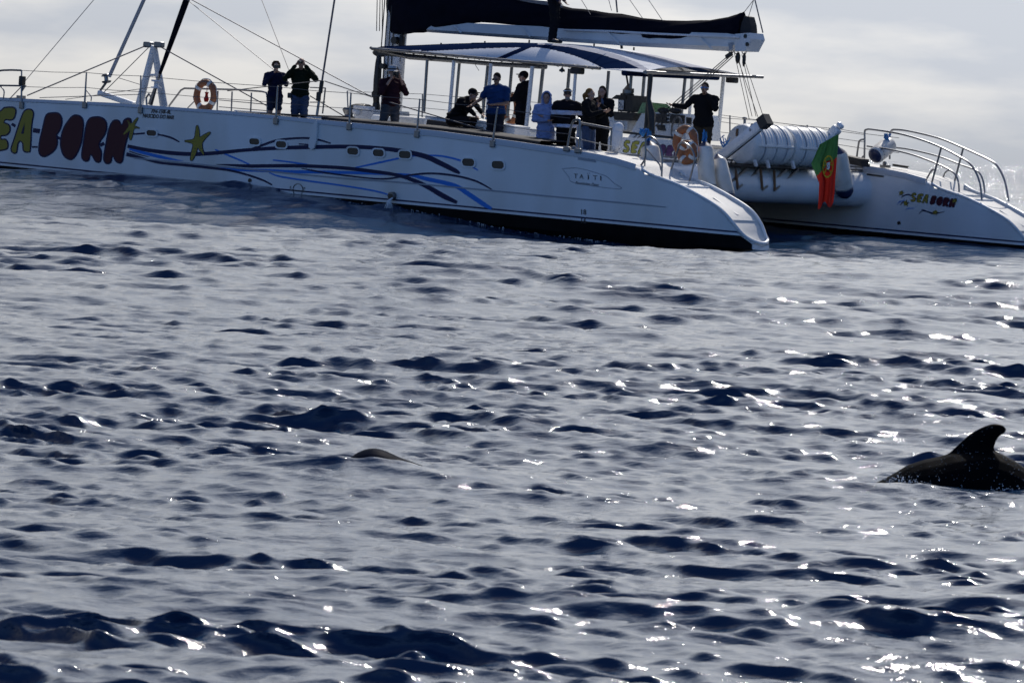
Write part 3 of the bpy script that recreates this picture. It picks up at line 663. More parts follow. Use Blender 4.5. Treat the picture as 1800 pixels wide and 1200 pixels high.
for i, (t, b) in enumerate(bag):
    a, c = BY(*t, 0), BY(*b, 0); wd = (.30 if i else .12) * (1 if i < 14 else .8) * (.6 if i == len(bag) - 1 else 1); r = []
    for j in range(2 * k + 1):
        q = j / k; s_ = 1 if q <= 1 else -1; q = q if q <= 1 else 2 - q
        prof_ = (q ** .6) * (1 - .45 * q * q) + .05 if q < 1 else .55
        r.append(a + (c - a) * q + np.array((0, s_ * wd * (.12 + prof_) + .03 * math.sin(i * 2.3 + j * 1.1), .02 * math.sin(i * 1.7 + j))))
    rows.append(r)
mb = MB().grid(rows); mb.poly(rows[0]); mb.poly(rows[-1]); o = bp('sail_cover', mb, M['cover'], True)
q = o.modifiers.new('s', 'SUBSURF'); q.levels = q.render_levels = 1
tx = bpy.data.textures.new('folds', 'CLOUDS'); tx.noise_scale = .55
q = o.modifiers.new('d', 'DISPLACE'); q.texture = tx; q.strength = .12; q.texture_coords = 'LOCAL'
mk('furled_sail', MB().slab([BY(*p, .1) for p in ((1300, 60), (1303, 42), (1309, 28), (1316, 30), (1320, 45), (1321, 58))], (0, -.2, 0)), M['rubber'])
mb = MB().grid([[BY(a, b, .12), BY(a, b, .12) + np.array((0, .1, .09))] for a, b in smooth_path([(860, -12), (900, -2), (930, 6), (965, 10), (990, 14)], 4)]); mb.build('sail_fold', M['canvasgrey_shade'], o)
def line(name, a, b, r=.012, mt='wire', ext=1.0, par=None):
    a, b = np.array(a), np.array(b); b = a + (b - a) * ext
    return MB().tube([a, b], r, 6).build(name, M[mt], par or boat)
line('forestay', BY(38, 150, 5.1), BY(165, 0, 4.0), .009, ext=2.2)
mb = MB(); a, b = BY(192, 135, 0), BY(253, 0, 0); mb.tube([a, a + (b - a) * 3], .045, 8); bp('furled_staysail', mb, M['grey'])
a, b = BY(281, 130, .1), BY(328, 0, .1); mb = MB().tube([a, a + (b - a) * .25, a + (b - a) * .7, a + (b - a) * 3], [.04, .055, .075, .11], 10); bp('furled_headsail', mb, M['cover'])
bp('headsail_foot', MB().tube([BY(264, 184, .1), BY(281, 130, .1)], [.06, .03], 8), M['steel'])
f = BY(187, 138, 0); bp('furling_drum', MB().lathe(f - (.02, 0, .1), f + (.03, 0, .1), [(0, .10), (.15, .12), (.2, .05), (.75, .05), (.8, .12), (1, .08)], 14), M['steel'], True)
bp('drum_chain', MB().tube([f - (0, 0, .1), BY(176, 160, 0)], .03, 6), M['steel'])
f = BY(275, 148, .1); bp('furling_drum', MB().lathe(f - (0, 0, .10), f + (0, 0, .10), [(0, .13), (.15, .13), (.2, .06), (.75, .06), (.8, .13), (1, .13)], 14), M['alu'], True)
bp('bowsprit', MB().bar(BY(174, 163, 0), BY(236, 184, 0), .14, .13, bev=.03), M['alu'])
mb = MB(); T_ = BY(271, 77, 0)
for q, r in (((245, 184), .10), ((288, 187), .10)): mb.tube([T_ + (0, 0, -.05), BY(*q, 0 if q[0] < 260 else -.4)], [.075, r], 12)
A = bp('striker_frame', mb, M['alu'], True)
mb = MB().tube([BY(259, 132, 0), BY(281, 132, -.2)], .035, 8); mb.build('frame_crossbar', M['alu'], A)
for q in ((261, 79), (280, 79)): MB().box(BY(*q, 0), (.24, .16, .14), None, .03).build('frame_shackle', M['steel'], A)
mb = MB().tube([BY(258, 185, .1), BY(257, 172, .1), BY(262, 165, .1), BY(266, 172, .1), BY(266, 185, .1)], .025, 6); mb.build('frame_handle', M['steel'], A)
for a, b, ya_, yb_, r in (((258, 80), (48, 168), 0, 4.6, .016), ((261, 84), (182, 163), 0, .2, .010), ((283, 83), (480, 192), 0, 2.4, .016), ((208, 137), (250, 150), 0, 0, .008), ((70, 172), (250, 166), 4.5, 0, .010), ((115, 175), (265, 154), 3, 0, .008)):
    line('bridle_wire', BY(*a, ya_), BY(*b, yb_), r)
line('diamond_stay', BY(654, 171, 1.2), BY(337, 0, .6), .012, ext=1.6); line('diamond_stay', BY(515, 150, 2), BY(333, 3, .6), .009, ext=1.6)
line('inner_shroud', BY(508, 124, 2), BY(460, 0, 1.2), .009, ext=2.5)
c = BY(565, 150, 5.68); line('cap_shroud', c, BY(588, 0, 4.6), .022, 'wire', 3)
bp('turnbuckle', MB().tube([BY(563, 164, 5.68), BY(566, 142, 5.68)], .045, 8), M['black'])
bp('shroud_rod', MB().tube([BY(557, 203, 5.72), BY(563, 162, 5.68)], .03, 8), M['steel'])
bp('shroud_block', MB().box(BY(560, 170, 5.74), (.1, .07, .2), None, .02), M['black'])
mb = MB().slab([side(*p, .008) for p in ((556, 212), (560, 213), (558, 250), (554, 261), (549, 263), (545, 259), (545, 250))], (0, .05, 0)); bp('chainplate_cover', mb, M['hull'])
line('guy_wire', BY(563, 142, 5.68), BY(400, 160, 3), .012); line('guy_wire', BY(571, 143, 5.68), BY(654, 171, 1.2), .012); line('guy_wire', BY(545, 169, 4), BY(604, 204, 2.6), .012)
line('guy_wire', BY(684, 180, 4.8), BY(985, 268, 4.8), .014)
for a, b in (((662, 55), (663, 0)), ((667, 55), (668, 0)), ((672, 55), (672, 0)), ((709, 100), (712, 62)), ((703, 110), (706, 62))): line('halyard_tail', BY(*a, .2), BY(*b, .2), .010, 'black', 2)
for a, b in (((1038, 26), (1022, 0)), ((1075, 19), (1070, 0)), ((1085, 22), (1083, 0)), ((1130, 33), (1107, 0)), ((1165, 37), (1140, 0))):
    line('lazy_jack', BY(*a, .25), BY(*b, .2), .007 if a[0] != 1085 else .018, ext=2)
line('topping_lift', BY(1341, 58, 0), BY(1327, 0, 0), .014, 'wire', 2)
for a in ((1308, 22), (1315, 32)): line('clew_line', BY(*a, 0), BY(1325, 0, 0), .007)
for k in range(3): line('mainsheet', BY(1283 + k * 3, 96 + k * 1.5, .1 - .12 * k), BY(1090 + k * 6, 263 + k * 2, 2.6), .010, 'black')
bp('mainsheet_block', MB().bar(BY(1276, 101, .1), BY(1287, 94, .1), .06, .10, bev=.02), M['black'])
for a, b in (((1291, 94), (1317, 210)), ((1294, 96), (1333, 208)), ((1304, 96), (1329, 205)), ((1306, 98), (1345, 215)), ((1297, 96), (1322, 205))): line('traveller_line', BY(*a, 0), BY(*b, -.5), .007, 'black')
bp('traveller_block', MB().ball(BY(1297, 102, 0), (.06, .05, .13)), M['black'], True); bp('traveller_block', MB().ball(BY(1308, 105, 0), (.04, .04, .16)), M['black'], True)
for p in ((1285, 92), (1294, 92), (1308, 93)): bp('boom_shackle', MB().tube([BY(p[0] - 4, p[1] - 3, 0), BY(p[0] - 3, p[1] + 1, 0), BY(p[0], p[1] + 3, 0), BY(p[0] + 3, p[1] + 1, 0), BY(p[0] + 4, p[1] - 3, 0)], .012, 5), M['wire'])
# ------------------------------------------------------------------ sun awning over the cockpit
CN, CF = 1.75, -1.75
def edge_pt(y): return None
E0, E1 = BY(655, 86, CN), BY(1131, 127, CN)         # forward and after near corners
F0 = E0 * 1.0; F0[1] = CF; F1 = BY(1322, 134.5, CF)
ridge = [(700, 86), (760, 84.5), (800, 82.5), (850, 80), (900, 78.5), (950, 78), (1000, 79), (1050, 82), (1090, 88), (1130, 95.5), (1170, 104.5), (1210, 115), (1245, 124)]
RX = [BY(*p, 0) for p in ridge]; rx = [p[0] for p in RX][::-1]; rz = [p[2] for p in RX][::-1]
def awn(x, y):
    t = (x - E1[0]) / (E0[0] - E1[0]); v = (y - CF) / (CN - CF)
    ze = (E1[2] + (E0[2] - E1[2]) * t) * v + (F1[2] + (E0[2] - F1[2]) * t) * (1 - v)
    zr = float(np.interp(x, [E1[0]] + rx + [E0[0]], [(E1[2] + F1[2]) / 2] + rz + [E0[2]]))
    q = abs(y) / 1.75
    return ze + (zr - ze) * (1 - q ** (2.2 + 3.6 * min(1., max(0., t - .12) / .33))) if zr > ze else ze
nx, ny = 380, 151
XS = np.linspace(E1[0], E0[0], nx); YS = np.array([1.75 * math.copysign(1 - (1 - abs(t)) ** 1.8, t) for t in np.linspace(1, -1, ny)])
mb = MB(); mb.grid([[(x, y, awn(x, y)) for y in YS] for x in XS])
UP = [(655, 80), (740, 84), (800, 81.5), (850, 79.5)]
lowA = ([935, 960, 985, 1010, 1035, 1062], [82, 85.5, 91, 98.5, 108, 121]); upA = ([935, 960, 1000, 1050, 1100, 1136], [78, 79, 83, 94, 109.5, 126])
upShade = ([985, 1020, 1060, 1090, 1120, 1140, 1150], [77, 81, 89, 98, 110, 122, 128])  # upper edge of the awning's painted shade
for f_, q in enumerate(mb.f):
    c = np.mean([mb.v[i] for i in q], 0); px, py = photo(to_world((c[0], abs(c[1]), c[2] if c[1] > 0 else awn(c[0], -c[1]))))
    yr = float(np.interp(px, [p[0] for p in ridge], [p[1] for p in ridge])); m_ = 0
    if px < 945 and py - yr < (5.5 if px > 740 else 3.5): m_ = 1
    if 862 < px < 945 and abs(px - (868 + (108 - py) * 2.35)) < 9: m_ = 1
    if px > 930:
        lo = float(np.interp(px, *lowA)); hi_ = float(np.interp(px, *upA)); gShade = float(np.interp(px, *upShade))
        if hi_ <= py <= lo: m_ = 1
        elif px < 945 and py < lo: m_ = 1
        elif gShade <= py < hi_: m_ = 2  # penumbra next to the navy arc, painted into the canvas as grey
        if px > 1100 and py - yr < 3.5 + (px - 1100) * .03 and px < 1330: m_ = 3
    mb.m[f_] = m_
awning = bp('awning', mb, [M['canvas'], M['canvasblue'], M['canvasgrey_shade'], M['canvasgrey_shade']], True)
q = awning.modifiers.new('t', 'SOLIDIFY'); q.thickness = .012
mk = lambda name, m_, mt, sm=False: m_.build(name, mt, awning, sm)
NE = [(x, CN + .02, awn(x, CN)) for x in np.linspace(E1[0] + 1.2, E0[0], 20)]
mk('awning_edge_tube', MB().tube(NE + [E0 + (.06, 0, .02)], .035, 8), M['steel'], True)
mk('awning_edge_tube', MB().tube([(x, CF, awn(x, CF)) for x in np.linspace(F1[0] - .1, E0[0], 16)], .035, 8), M['steel'], True)
mk('awning_end_tube', MB().tube([E1 + (-.02, 0, 0), F1 + (-.02, -.35, 0)], .035, 8), M['steel'], True)
mk('awning_end_tube', MB().tube([E0, F0], .035, 8), M['steel'], True)
for k in range(7):
    x = E1[0] + .6 + k * 1.15; mk('awning_bow', MB().tube([(x, y, awn(x, y) - .03) for y in np.linspace(CN, CF, 9)], .02, 6), M['steel'])
mk('awning_seam', MB().tube([(x, y, awn(x, y) + .004) for x, y in ((12.4, 1.7), (11.6, 1.1), (10.8, .6), (10.3, .3))], .008, 4), M['grey'])
mk('awning_seam', MB().tube([(x, y, awn(x, y) + .004) for x, y in ((10.6, 1.7), (9.9, 1.1), (9.2, .6), (8.8, .3))], .008, 4), M['grey'])
mb = MB(); xs_ = np.linspace(E1[0] + 1.2, E0[0] - .3, 60); pts = [(x, CN + .03 + .03 * math.cos(i * 2.1), awn(x, CN) + .045 * math.sin(i * 2.1)) for i, x in enumerate(xs_)]
mk('awning_lacing', mb.tube(pts, .009, 5), M['black'])
for x, dz, dx in ((12.9, .16, .05), (12.2, .12, -.08), (11.45, .14, .06), (10.9, .28, -.16), (10.6, .1, .02), (9.4, .1, -.05), (13.5, .1, .05)):
    z = awn(x, CN); mk('loose_lace', MB().tube([(x, CN + .03, z), (x + dx * .3, CN + .03, z - dz * .6), (x + dx, CN + .03, z - dz)], .007, 4), M['black'])
bar = [BY(*p, 1.6) for p in ((665, 88), (720, 101), (800, 107), (870, 113), (960, 118))]
mk('roof_beam', MB().tube(bar, .05, 8), M['steel'], True)
mb = MB().bar(BY(668, 94, 1.2), BY(790, 105, 1.2), .3, .09); mk('rolled_side_curtain', mb, M['black'])
a, b = BY(1098, 129, CN), BY(1262, 137, -1.2)
mk('rolled_curtain', MB().tube([a + (0, .05, 0), b], .055, 8), M['canvasblue'], True); mk('curtain_roller', MB().tube([BY(1135, 127, CN), BY(1265, 131, -1.2)], .045, 8), M['steel'], True)
for p in ((775, 81), (852, 78), (930, 76), (1044, 82.5), (1114, 89)):
    q = BY(*p, 0); mk('awning_tie', MB().tube([q, q + (0, 0, .07)], .02, 5), M['black'])
q = BY(1093, 86, 0); mk('vent_pipe', MB().tube([q, BY(1092, 78, 0)], .03, 6), M['black'])
for t, b, y, r, mt in (((751, 105), (745, 199), 1.7, .034, 'steel'), ((798, 107), (789, 212), CN, .04, 'alu'), ((808, 107), (800, 196), -.2, .034, 'steel'), ((858, 110), (848, 208), 1.0, .034, 'steel'), ((863, 112), (854, 230), CN, .04, 'alu'), ((900, 115), (892, 205), .2, .036, 'steel'),
                       ((936, 117), (925, 224), CN, .045, 'alu'), ((955, 117), (946, 200), CF, .042, 'steel'), ((1001, 121), (994, 200), CF, .038, 'steel'), ((1012, 124), (1004, 235), CN, .036, 'alu'), ((1070, 125), (1063, 215), CF, .036, 'steel'), ((1110, 128), (1104, 215), .4, .036, 'steel'),
                       ((1133, 128), (1126, 215), CF, .038, 'steel'), ((1143, 130), (1134, 245), CN, .045, 'black'), ((1205, 131), (1196, 220), CF, .036, 'steel'), ((1217, 132), (1209, 240), -1.2, .036, 'alu'), ((1272, 134), (1262, 242), CF, .042, 'alu')):
    bp('awning_post', MB().tube([BY(*t, y), BY(*b, y)], r, 8), M[mt], True)
# ------------------------------------------------------------------ rails and lifelines
def mirror(p): return (p[0], -p[1], p[2])
posts = [((38, 181), (38, 124)), ((149, 180), (152, 128)), ((247, 189), (247.5, 134)), ((485, 208), (488, 153)), ((614, 218), (617, 164)), ((733, 231), (738, 175)), ((866, 248), (874.5, 190))]
tops = []; mids = []
for b, t in posts:
    p, q = side(*b, .03), None; y = p[1]; q = BY(*t, y - .02)
    foot = MB().box(p - (0, .0, .06), (.13, .05, .15), None, .015)
    o = bp('stanchion', MB().tube([p - (0, 0, .05), q], [.024, .017], 8), M['steel'], True); foot.build('stanchion_foot', M['steel'], o)
    MB().ball(q, .022, False).build('stanchion_cap', M['steel'], o)
    tops.append(q); mids.append(p * .5 + q * .5)
    m0, m1 = mirror(p), mirror(q); bp('stanchion', MB().tube([m0, m1], .017, 6), M['steel'])
end = [BY(1002, 208, 5.6), BY(1002, 236, 5.6)]
for L_, e in ((tops, end[0]), (mids, end[1])):
    for i in range(len(L_)):
        a, b = L_[i], (L_[i + 1] if i + 1 < len(L_) else e); sag = np.array((0, 0, -.015))
        bp('lifeline', MB().tube([a, (a + b) / 2 + sag, b], .0065, 5), M['wire'])
        bp('lifeline', MB().tube([mirror(a), mirror((a + b) / 2 + sag), mirror(b)], .0065, 5), M['wire'])
for p in (BX(1277, 205, 6.0), BX(1420, 220, 3.6), BX(1310, 212, 5.2)): pass
def rail(name, pts, r=.019, y=None, x=None, d=None, k=5, mt='steel', soft=True):
    f = (lambda p: BY(*p, y)) if y is not None else (lambda p: BX(*p, x)) if x is not None else (lambda p: BD(*p, d))
    P = [f(p) for p in pts]
    return bp(name, MB().tube(smooth_path(P, k) if soft else P, r, 7), M[mt], True)
yb_ = tops[0][1]
rail('bow_pulpit', [(-60, 170), (-30, 140), (-5, 126), (15, 123.5), (38, 124)], .024, y=yb_); rail('bow_pulpit', [(-60, 150), (0, 150.5), (38, 151)], .022, y=yb_, soft=False)
rail('bow_pulpit', [(0, 151), (7, 160), (6, 174)], .016, y=yb_); rail('pulpit_brace', [(38, 152), (17, 174)], .012, y=yb_, soft=False)
bp('nav_light', MB().box(BY(39, 142, yb_), (.13, .13, .22), None, .03), M['black'], True); bp('light_bracket', MB().slab([BY(*p, yb_) for p in ((36, 151), (46, 150), (37, 164))], (0, -.02, 0)), M['steel'])
bp('mooring_cleat', MB().bar(BY(8, 174, 5.0), BY(40, 173, 5.0), .05, .04).box(BY(37, 172, 5.0), (.1, .2, .1)), M['steel']); rail('stanchion_brace', [(151, 158), (160, 170), (160, 178)], .014, y=5.3)
bp('deck_cleat', MB().bar(BY(212, 183, 4.6), BY(226, 184, 4.6), .05, .05), M['steel'])
rail('seat_rail', [(297, 187), (318, 159), (324, 155.5), (345, 156), (420, 158), (460, 161), (468, 163), (470, 170), (470, 200)], .022, y=4.4, soft=False)
for x, t, b in ((383, 160, 194), (408, 161, 197), (442, 163, 199)): rail('seat_rail_post', [(x, t), (x - 1.5, b)], .018, y=4.4, soft=False)
for yy, q in ((176, 180), (188, 191)): rail('seat_rail_wire', [(385, yy), (470, q + 4)], .010, y=4.4, soft=False)
rail('seat_rail_brace', [(330, 190), (345, 175)], .014, y=4.4, soft=False)
rail('side_gate', [(567, 200), (572, 155), (572, 155)], .018, y=3.6, soft=False); rail('side_gate', [(545, 154), (572, 155)], .014, y=3.6, soft=False); rail('side_gate', [(545, 180), (571, 180)], .014, y=3.6, soft=False)
# port quarter: boarding gate and hoops round the scooped steps
rail('boarding_gate', [(997, 262), (1003, 228), (1008, 213), (1016, 211), (1019, 214), (1019, 262)], .026, y=5.5, k=4)
rail('boarding_gate', [(1019, 216), (1075, 226.5)], .026, y=5.3, soft=False); rail('boarding_gate', [(1000, 241), (1076, 258)], .010, y=5.5, soft=False); rail('boarding_gate', [(1012, 243), (1018, 247), (1018, 262)], .026, y=5.4)
for p in ((996, 262), (1016, 265)): bp('gate_foot', MB().box(side(*p, .03), (.16, .06, .1), None, .015), M['steel'])
rail('gate_strut', [(1075, 226), (1073, 265)], .02, y=5.0, soft=False)
rail('stern_hoop', [(1126, 292), (1134, 278), (1135, 250), (1136, 243), (1142, 240), (1152, 245), (1160, 258), (1164, 275), (1163, 312)], .02, y=5.55, k=4)
rail('stern_hoop', [(1133, 301), (1134, 275), (1137, 262), (1160, 290), (1162, 300)], .016, y=5.5, soft=False)
rail('stern_hoop', [(1178, 303), (1190, 268), (1196, 253), (1205, 252), (1216, 262), (1221, 278), (1218, 295), (1212, 318)], .02, y=4.75, k=4)
mb = MB().slab([BY(*p, 5.1) for p in ((1025, 272), (1040, 270), (1056, 281), (1054, 284))], (0, -.3, 0)).slab([BY(*p, 5.1) for p in ((1068, 276), (1085, 276), (1100, 286), (1098, 288))], (0, -.3, 0)); bp('deck_fairing', mb, M['hull'])
bp('stern_cleat', MB().bar(BY(1000, 263, 5.3), BY(1022, 266, 5.3), .06, .07).ball(BY(1009, 262, 5.3), .07), M['steel'], True)
# starboard quarter: two long curved rails
Ys, Yf = -4.15, -5.2
rail('stern_pushpit', [(1519, 297), (1520, 250), (1520, 232), (1523, 228), (1535, 228), (1580, 235), (1620, 246), (1656, 260), (1685, 275), (1703, 286), (1715, 302), (1723, 325), (1726, 353)], .022, y=Ys, k=4)
rail('stern_pushpit', [(1524, 257), (1560, 262), (1600, 271), (1640, 285), (1668, 298), (1680, 308), (1685, 322), (1686, 338)], .02, y=Ys, k=4)
rail('stern_pushpit', [(1564, 280), (1564, 240), (1567, 230), (1575, 228), (1600, 231), (1650, 243), (1690, 259), (1742, 283), (1755, 295), (1765, 315), (1770, 335), (1773, 354)], .022, y=Yf, k=4)
rail('stern_pushpit', [(1568, 259), (1600, 263), (1650, 275), (1690, 290), (1715, 299), (1724, 308), (1729, 322), (1731, 339)], .02, y=Yf, k=4)
rail('pushpit_post', [(1654, 261), (1638, 321)], .022, y=Ys, soft=False); rail('pushpit_post', [(1693, 261), (1677, 322)], .022, y=Yf, soft=False)
rail('grab_hoop', [(1628, 316), (1637, 301), (1642, 298), (1645, 301)], .018, y=Ys); rail('grab_hoop', [(1657, 313), (1663, 302), (1671, 299)], .018, y=Yf)
rail('boarding_gate', [(1503, 300), (1509, 255), (1512, 247), (1519, 245)], .022, y=Ys, k=4); rail('boarding_gate', [(1508, 300), (1510, 285), (1518, 274)], .018, y=Ys)
bp('deck_cleat', MB().bar(BY(1548, 292, -4.6), BY(1564, 293, -4.6), .06, .06).ball(BY(1555, 287, -4.6), .05), M['steel'], True); bp('deck_cleat', MB().bar(BY(1570, 290, -5), BY(1596, 294, -5), .05, .05), M['black'])
bp('stern_locker_latch', MB().ball(BY(1653, 323, -4.9), (.05, .04, .09)), M['black'], True)
# far side lifelines seen above the rafts
for y0, y1 in ((202, 237), (214, 250)): line('lifeline', BY(1265, y0, -5.4), BY(1520, y1, -5.4), .007)
for x, t, b in ((1283, 203, 225), (1419, 220, 240)): line('stanchion', BY(x, t, -5.4), BY(x, b + 30, -5.4), .017, 'steel')
bp('fuel_vent', MB().tube([BY(1309, 225, -1), BY(1309, 208, -1)], .03, 8).ball(BY(1309, 208, -1), (.06, .06, .03)), M['steel'], True)
bp('folded_net', MB().bar(BY(1480, 275, -3.6), BY(1520, 284, -3.6), .3, .1).bar(BY(1482, 283, -3.6), BY(1522, 291, -3.6), .3, .06), M['rubber'])
# davits and the cradle struts of the rafts
for i, (a, b, y) in enumerate((((1256, 285), (1338, 219), None), ((1415, 287), (1474, 224), None))):
    A_ = BX(*a, XB + .1 if i else 3.55); B_ = BY(*b, A_[1])
    o = bp('davit', MB().bar(A_, B_, .20, .23, bev=.07), M['hull'], True); d = (B_ - A_) / np.linalg.norm(B_ - A_)
    if i == 0: MB().bar(B_, B_ + d * .22, .21, .24).build('davit_end', M['black'], o)
    else: MB().bar(B_, B_ + d * .12, .15, .17, bev=.07).build('davit_end', M['hull'], o)
    MB().tube([B_ - d * .25 + (0, .09, .02), B_ - d * .25 + (0, .1, .02)], .035, 10).build('davit_pin', M['black'], o)
    MB().bar(A_ + d * .3 - (0, 0, .135), B_ - (0, 0, .135), .05, .02).build('davit_channel', M['black'], o)
    MB().ball(B_ - d * .25 + (0, 0, .1), (.09, .05, .06)).build('davit_sheave', M['black'], o)
for a, b in (((1314, 296), (1287, 318)), ((1336, 297), (1296, 332)), ((1383, 298), (1340, 334)), ((1404, 297), (1361, 335))):
    bp('cradle_strut', MB().bar(BX(*a, 4.25), BX(*b, 4.15), .03, .05), M['steel'])
for a, b in (((1293, 298), (1297, 330)), ((1337, 297), (1340, 332)), ((1361, 299), (1362, 334))): bp('cradle_hanger', MB().bar(BX(*a, 4.15), BX(*b, 4.13), .05, .03, up=(0, 1, 0)), M['wood'])
mb = MB().bar(BX(1283, 290, 4.2), BX(1432, 296, 4.2), .5, .03); bp('raft_cradle', mb, M['black'])
for x, t, b in ((1328, 282, 292), (1350, 283, 295), (1394, 284, 296)): bp('cradle_bracket', MB().bar(BX(x - 1.5, t, 3.8), BX(x + 1.5, b, 3.8), .06, .05, up=(0, 1, 0)), M['alu'])
# ------------------------------------------------------------------ helm, windscreen, bar
yh = 1.0
con = bp('helm_console', MB().slab([BY(*p, yh) for p in ((1104, 242), (1130, 196), (1200, 200), (1206, 245))], (0, -1.2, 0)), M['hull'])
mk = lambda name, m_, mt, sm=False: m_.build(name, mt, con, sm)
mk('windscreen', MB().slab([BY(*p, yh + .02) for p in ((1120, 200), (1129, 181), (1144, 180), (1146, 197))], (0, -.01, 0)), M['tinted'])
mk('windscreen', MB().slab([BY(*p, yh - 1.0) for p in ((1143, 198), (1143, 180), (1172, 183), (1187, 197))], (0, -.01, 0)), M['tinted'])
for P in (((1150, 200), (1171, 201), (1171, 217), (1149, 215)), ((1178, 201), (1203, 203), (1202, 218), (1177, 216)), ((1152, 219), (1167, 220), (1169, 230), (1157, 229)), ((1206, 206), (1215, 207), (1214, 222), (1206, 221))):
    mk('instrument_screen', MB().slab([BY(*p, yh + .03) for p in P], (0, -.03, 0)), M['black'])
for y in (203, 209, 215): mk('gauge', MB().tube([BY(1174.5, y, yh + .02), BY(1174.5, y, yh + .04)], .025, 8), M['black'])
w0 = BY(1190, 230, yh + .3); mk('steering_wheel', MB().tube([w0 + .3 * np.array((.75 * math.cos(a), -.3 * math.cos(a), math.sin(a))) for a in np.linspace(0, 6.283, 18, endpoint=False)], .022, 6, True), M['steel'], True)
for a in (0, 2.1, 4.2): mk('wheel_spoke', MB().tube([w0, w0 + .3 * np.array((.75 * math.cos(a), -.3 * math.cos(a), math.sin(a)))], .012, 5), M['steel'])
for P in (((1165, 192), (1172, 189), (1170, 199), (1160, 199)), ((1180, 197), (1185, 190), (1194, 193), (1194, 199))): mk('compass_hood', MB().ball(np.mean([BY(*p, yh) for p in P], 0), (.16, .12, .07)), M['black'], True)
bp('engine_lever', MB().tube([BY(1163, 226, 1.3), BY(1164, 205, 1.3)], .02, 6), M['black'])
mb = MB().tube([BY(1146, 245, 2.2), BY(1145, 200, 2.2), BY(1140, 175, 2.2), BY(1143, 150, 2.2), BY(1144, 133, 2.2)], [.06, .09, .05, .045, .05], 8); bp('sheet_bag', mb, M['black'], True)
mb = MB().bar(BY(1082, 213, .5), BY(1116, 215, .5), .5, .35).bar(BY(1075, 222, .6), BY(1106, 224, .6), .5, .2); bp('bar_counter', mb, M['white'])
bar_ = bp('bar_cabinet', MB().slab([BY(*p, .7) for p in ((1086, 196), (1087, 167), (1112, 168), (1111, 197))], (0, -.5, 0)), M['black'])
mk = lambda name, m_, mt, sm=False: m_.build(name, mt, bar_, sm)
mk('cabinet_lid', MB().slab([BY(*p, .72) for p in ((1074, 174), (1083, 167), (1100, 167), (1100, 174))], (0, -.6, 0)), M['black'])
mk('menu_card', MB().slab([BY(*p, .72) for p in ((1087, 176), (1097, 176.5), (1096, 193), (1086.5, 193))], (0, .01, 0)), M['poster'])
for x, y in ((1089.5, 181), (1092, 184), (1090, 188), (1094, 188)): mk('card_print', MB().tube([BY(x, y, .732), BY(x, y, .735)], .02, 8), M['ink'])
bp('ice_tub', MB().slab([BY(*p, .8) for p in ((1076, 196), (1116, 198), (1112, 212), (1080, 211))], (0, -.4, 0)), M['black'])
bp('beer_tower', MB().lathe(BY(1103, 172, .4), BY(1105, 149, .4), [(0, .12), (.1, .13), (.3, .14), (.35, .12), (.6, .12), (.65, .10), (.85, .06), (1, .03)], 14), M['steel'], True)
bp('tap_handle', MB().tube([BY(1110, 163, .4), BY(1113, 163, .4), BY(1113, 156, .4)], .02, 6).tube([BY(1112, 165, .4), BY(1114, 172, .4)], .012, 5), M['black'])
bp('flexible_arm', MB().tube([BY(1101, 132, .4), BY(1104, 150, .4)], .022, 6), M['black'])
for x, t in ((1092, 164), (1097, 164), (1101, 165)): bp('drinks_bottle', MB().lathe(BY(x, 174, .55), BY(x, t, .55), [(0, .04), (.6, .04), (.75, .016), (1, .016)], 8), M['glass'], True)
bp('side_speaker_arm', MB().bar(BY(1110, 176, .2), BY(1113, 203, .2), .06, .05), M['black'])
bp('white_sack', MB().slab([BY(*p, 4.4) for p in ((1012, 260), (1014, 222), (1026, 214), (1036, 226), (1036, 262))], (0, -.2, 0)), M['canvasgrey_shade'])
bp('white_sack', MB().ball(BY(1084, 238, 4.4), (.14, .12, .28)).ball(BY(1080, 250, 4.4), (.16, .12, .2)).ball(BY(1088, 225, 4.4), (.1, .1, .12)), M['canvas'], True)
bp('stern_grill', MB().bar(BY(1085, 262, 4.2), BY(1090, 236, 4.2), .07, .07).bar(BY(1090, 232, 4.2), BY(1190, 243, 3.6), .05, .05), M['black'])
# ------------------------------------------------------------------ loose things on board
def in_boat(name, label, cat, group=None): return thing(name, label, cat, group)
# life raft canisters on their cradle
xr = 4.25
def raft(c0, c1, r, label):
    t = in_boat('life_raft', label, 'life raft', 'life raft canisters on the stern cradle')
    a, b = np.array(c0), np.array(c1); L = np.linalg.norm(b - a)
    prof = [(0, r * .1), (.004, r * .8), (.02, r * .93), (.06, r)]
    for k in range(11):
        q = .14 + k * .072; prof += [(q - .02, r), (q - .010, r * 1.022), (q + .010, r * 1.022), (q + .02, r)]
    prof += [(.94, r), (.98, r * .93), (.996, r * .8), (1, r * .1)]
    MB().lathe(a, b, prof, 36).build('shell', M['raft'], t, True)
    d = (b - a) / L; hx = np.cross(d, (0, 0, 1.)); hx /= np.linalg.norm(hx)
    for s in (-1, 1):
        MB().bar(a + d * .07 * L + hx * s * (r + .012), b - d * .07 * L + hx * s * (r + .012), .05, .05, bev=.01).build('seam_flange', M['raft'], t)
    for q in (.24, .52, .78):
        p = a + (b - a) * q; MB().lathe(p - d * .009, p + d * .009, [(0, r * 1.03), (.01, r * 1.05), (.99, r * 1.05), (1, r * 1.03)], 30).build('strap', M['grey'], t, True)
    e = a - d * .004
    MB().box(e + (0, -.0, r * .55) + hx * -.1, (.05, .03, .16)).build('handle_recess', M['wood'], t)
    return t
ca, cb, cc = BX(1301, 253, xr), BX(1372, 257, xr), BX(1439, 262, xr)
ca[2] = cb[2] = cc[2] = float((ca[2] + cc[2]) / 2)
rr_ = .44
raft(ca, cb + (0, .02, 0), rr_, 'white ribbed life raft canister on the left, its round end behind the davit arm')
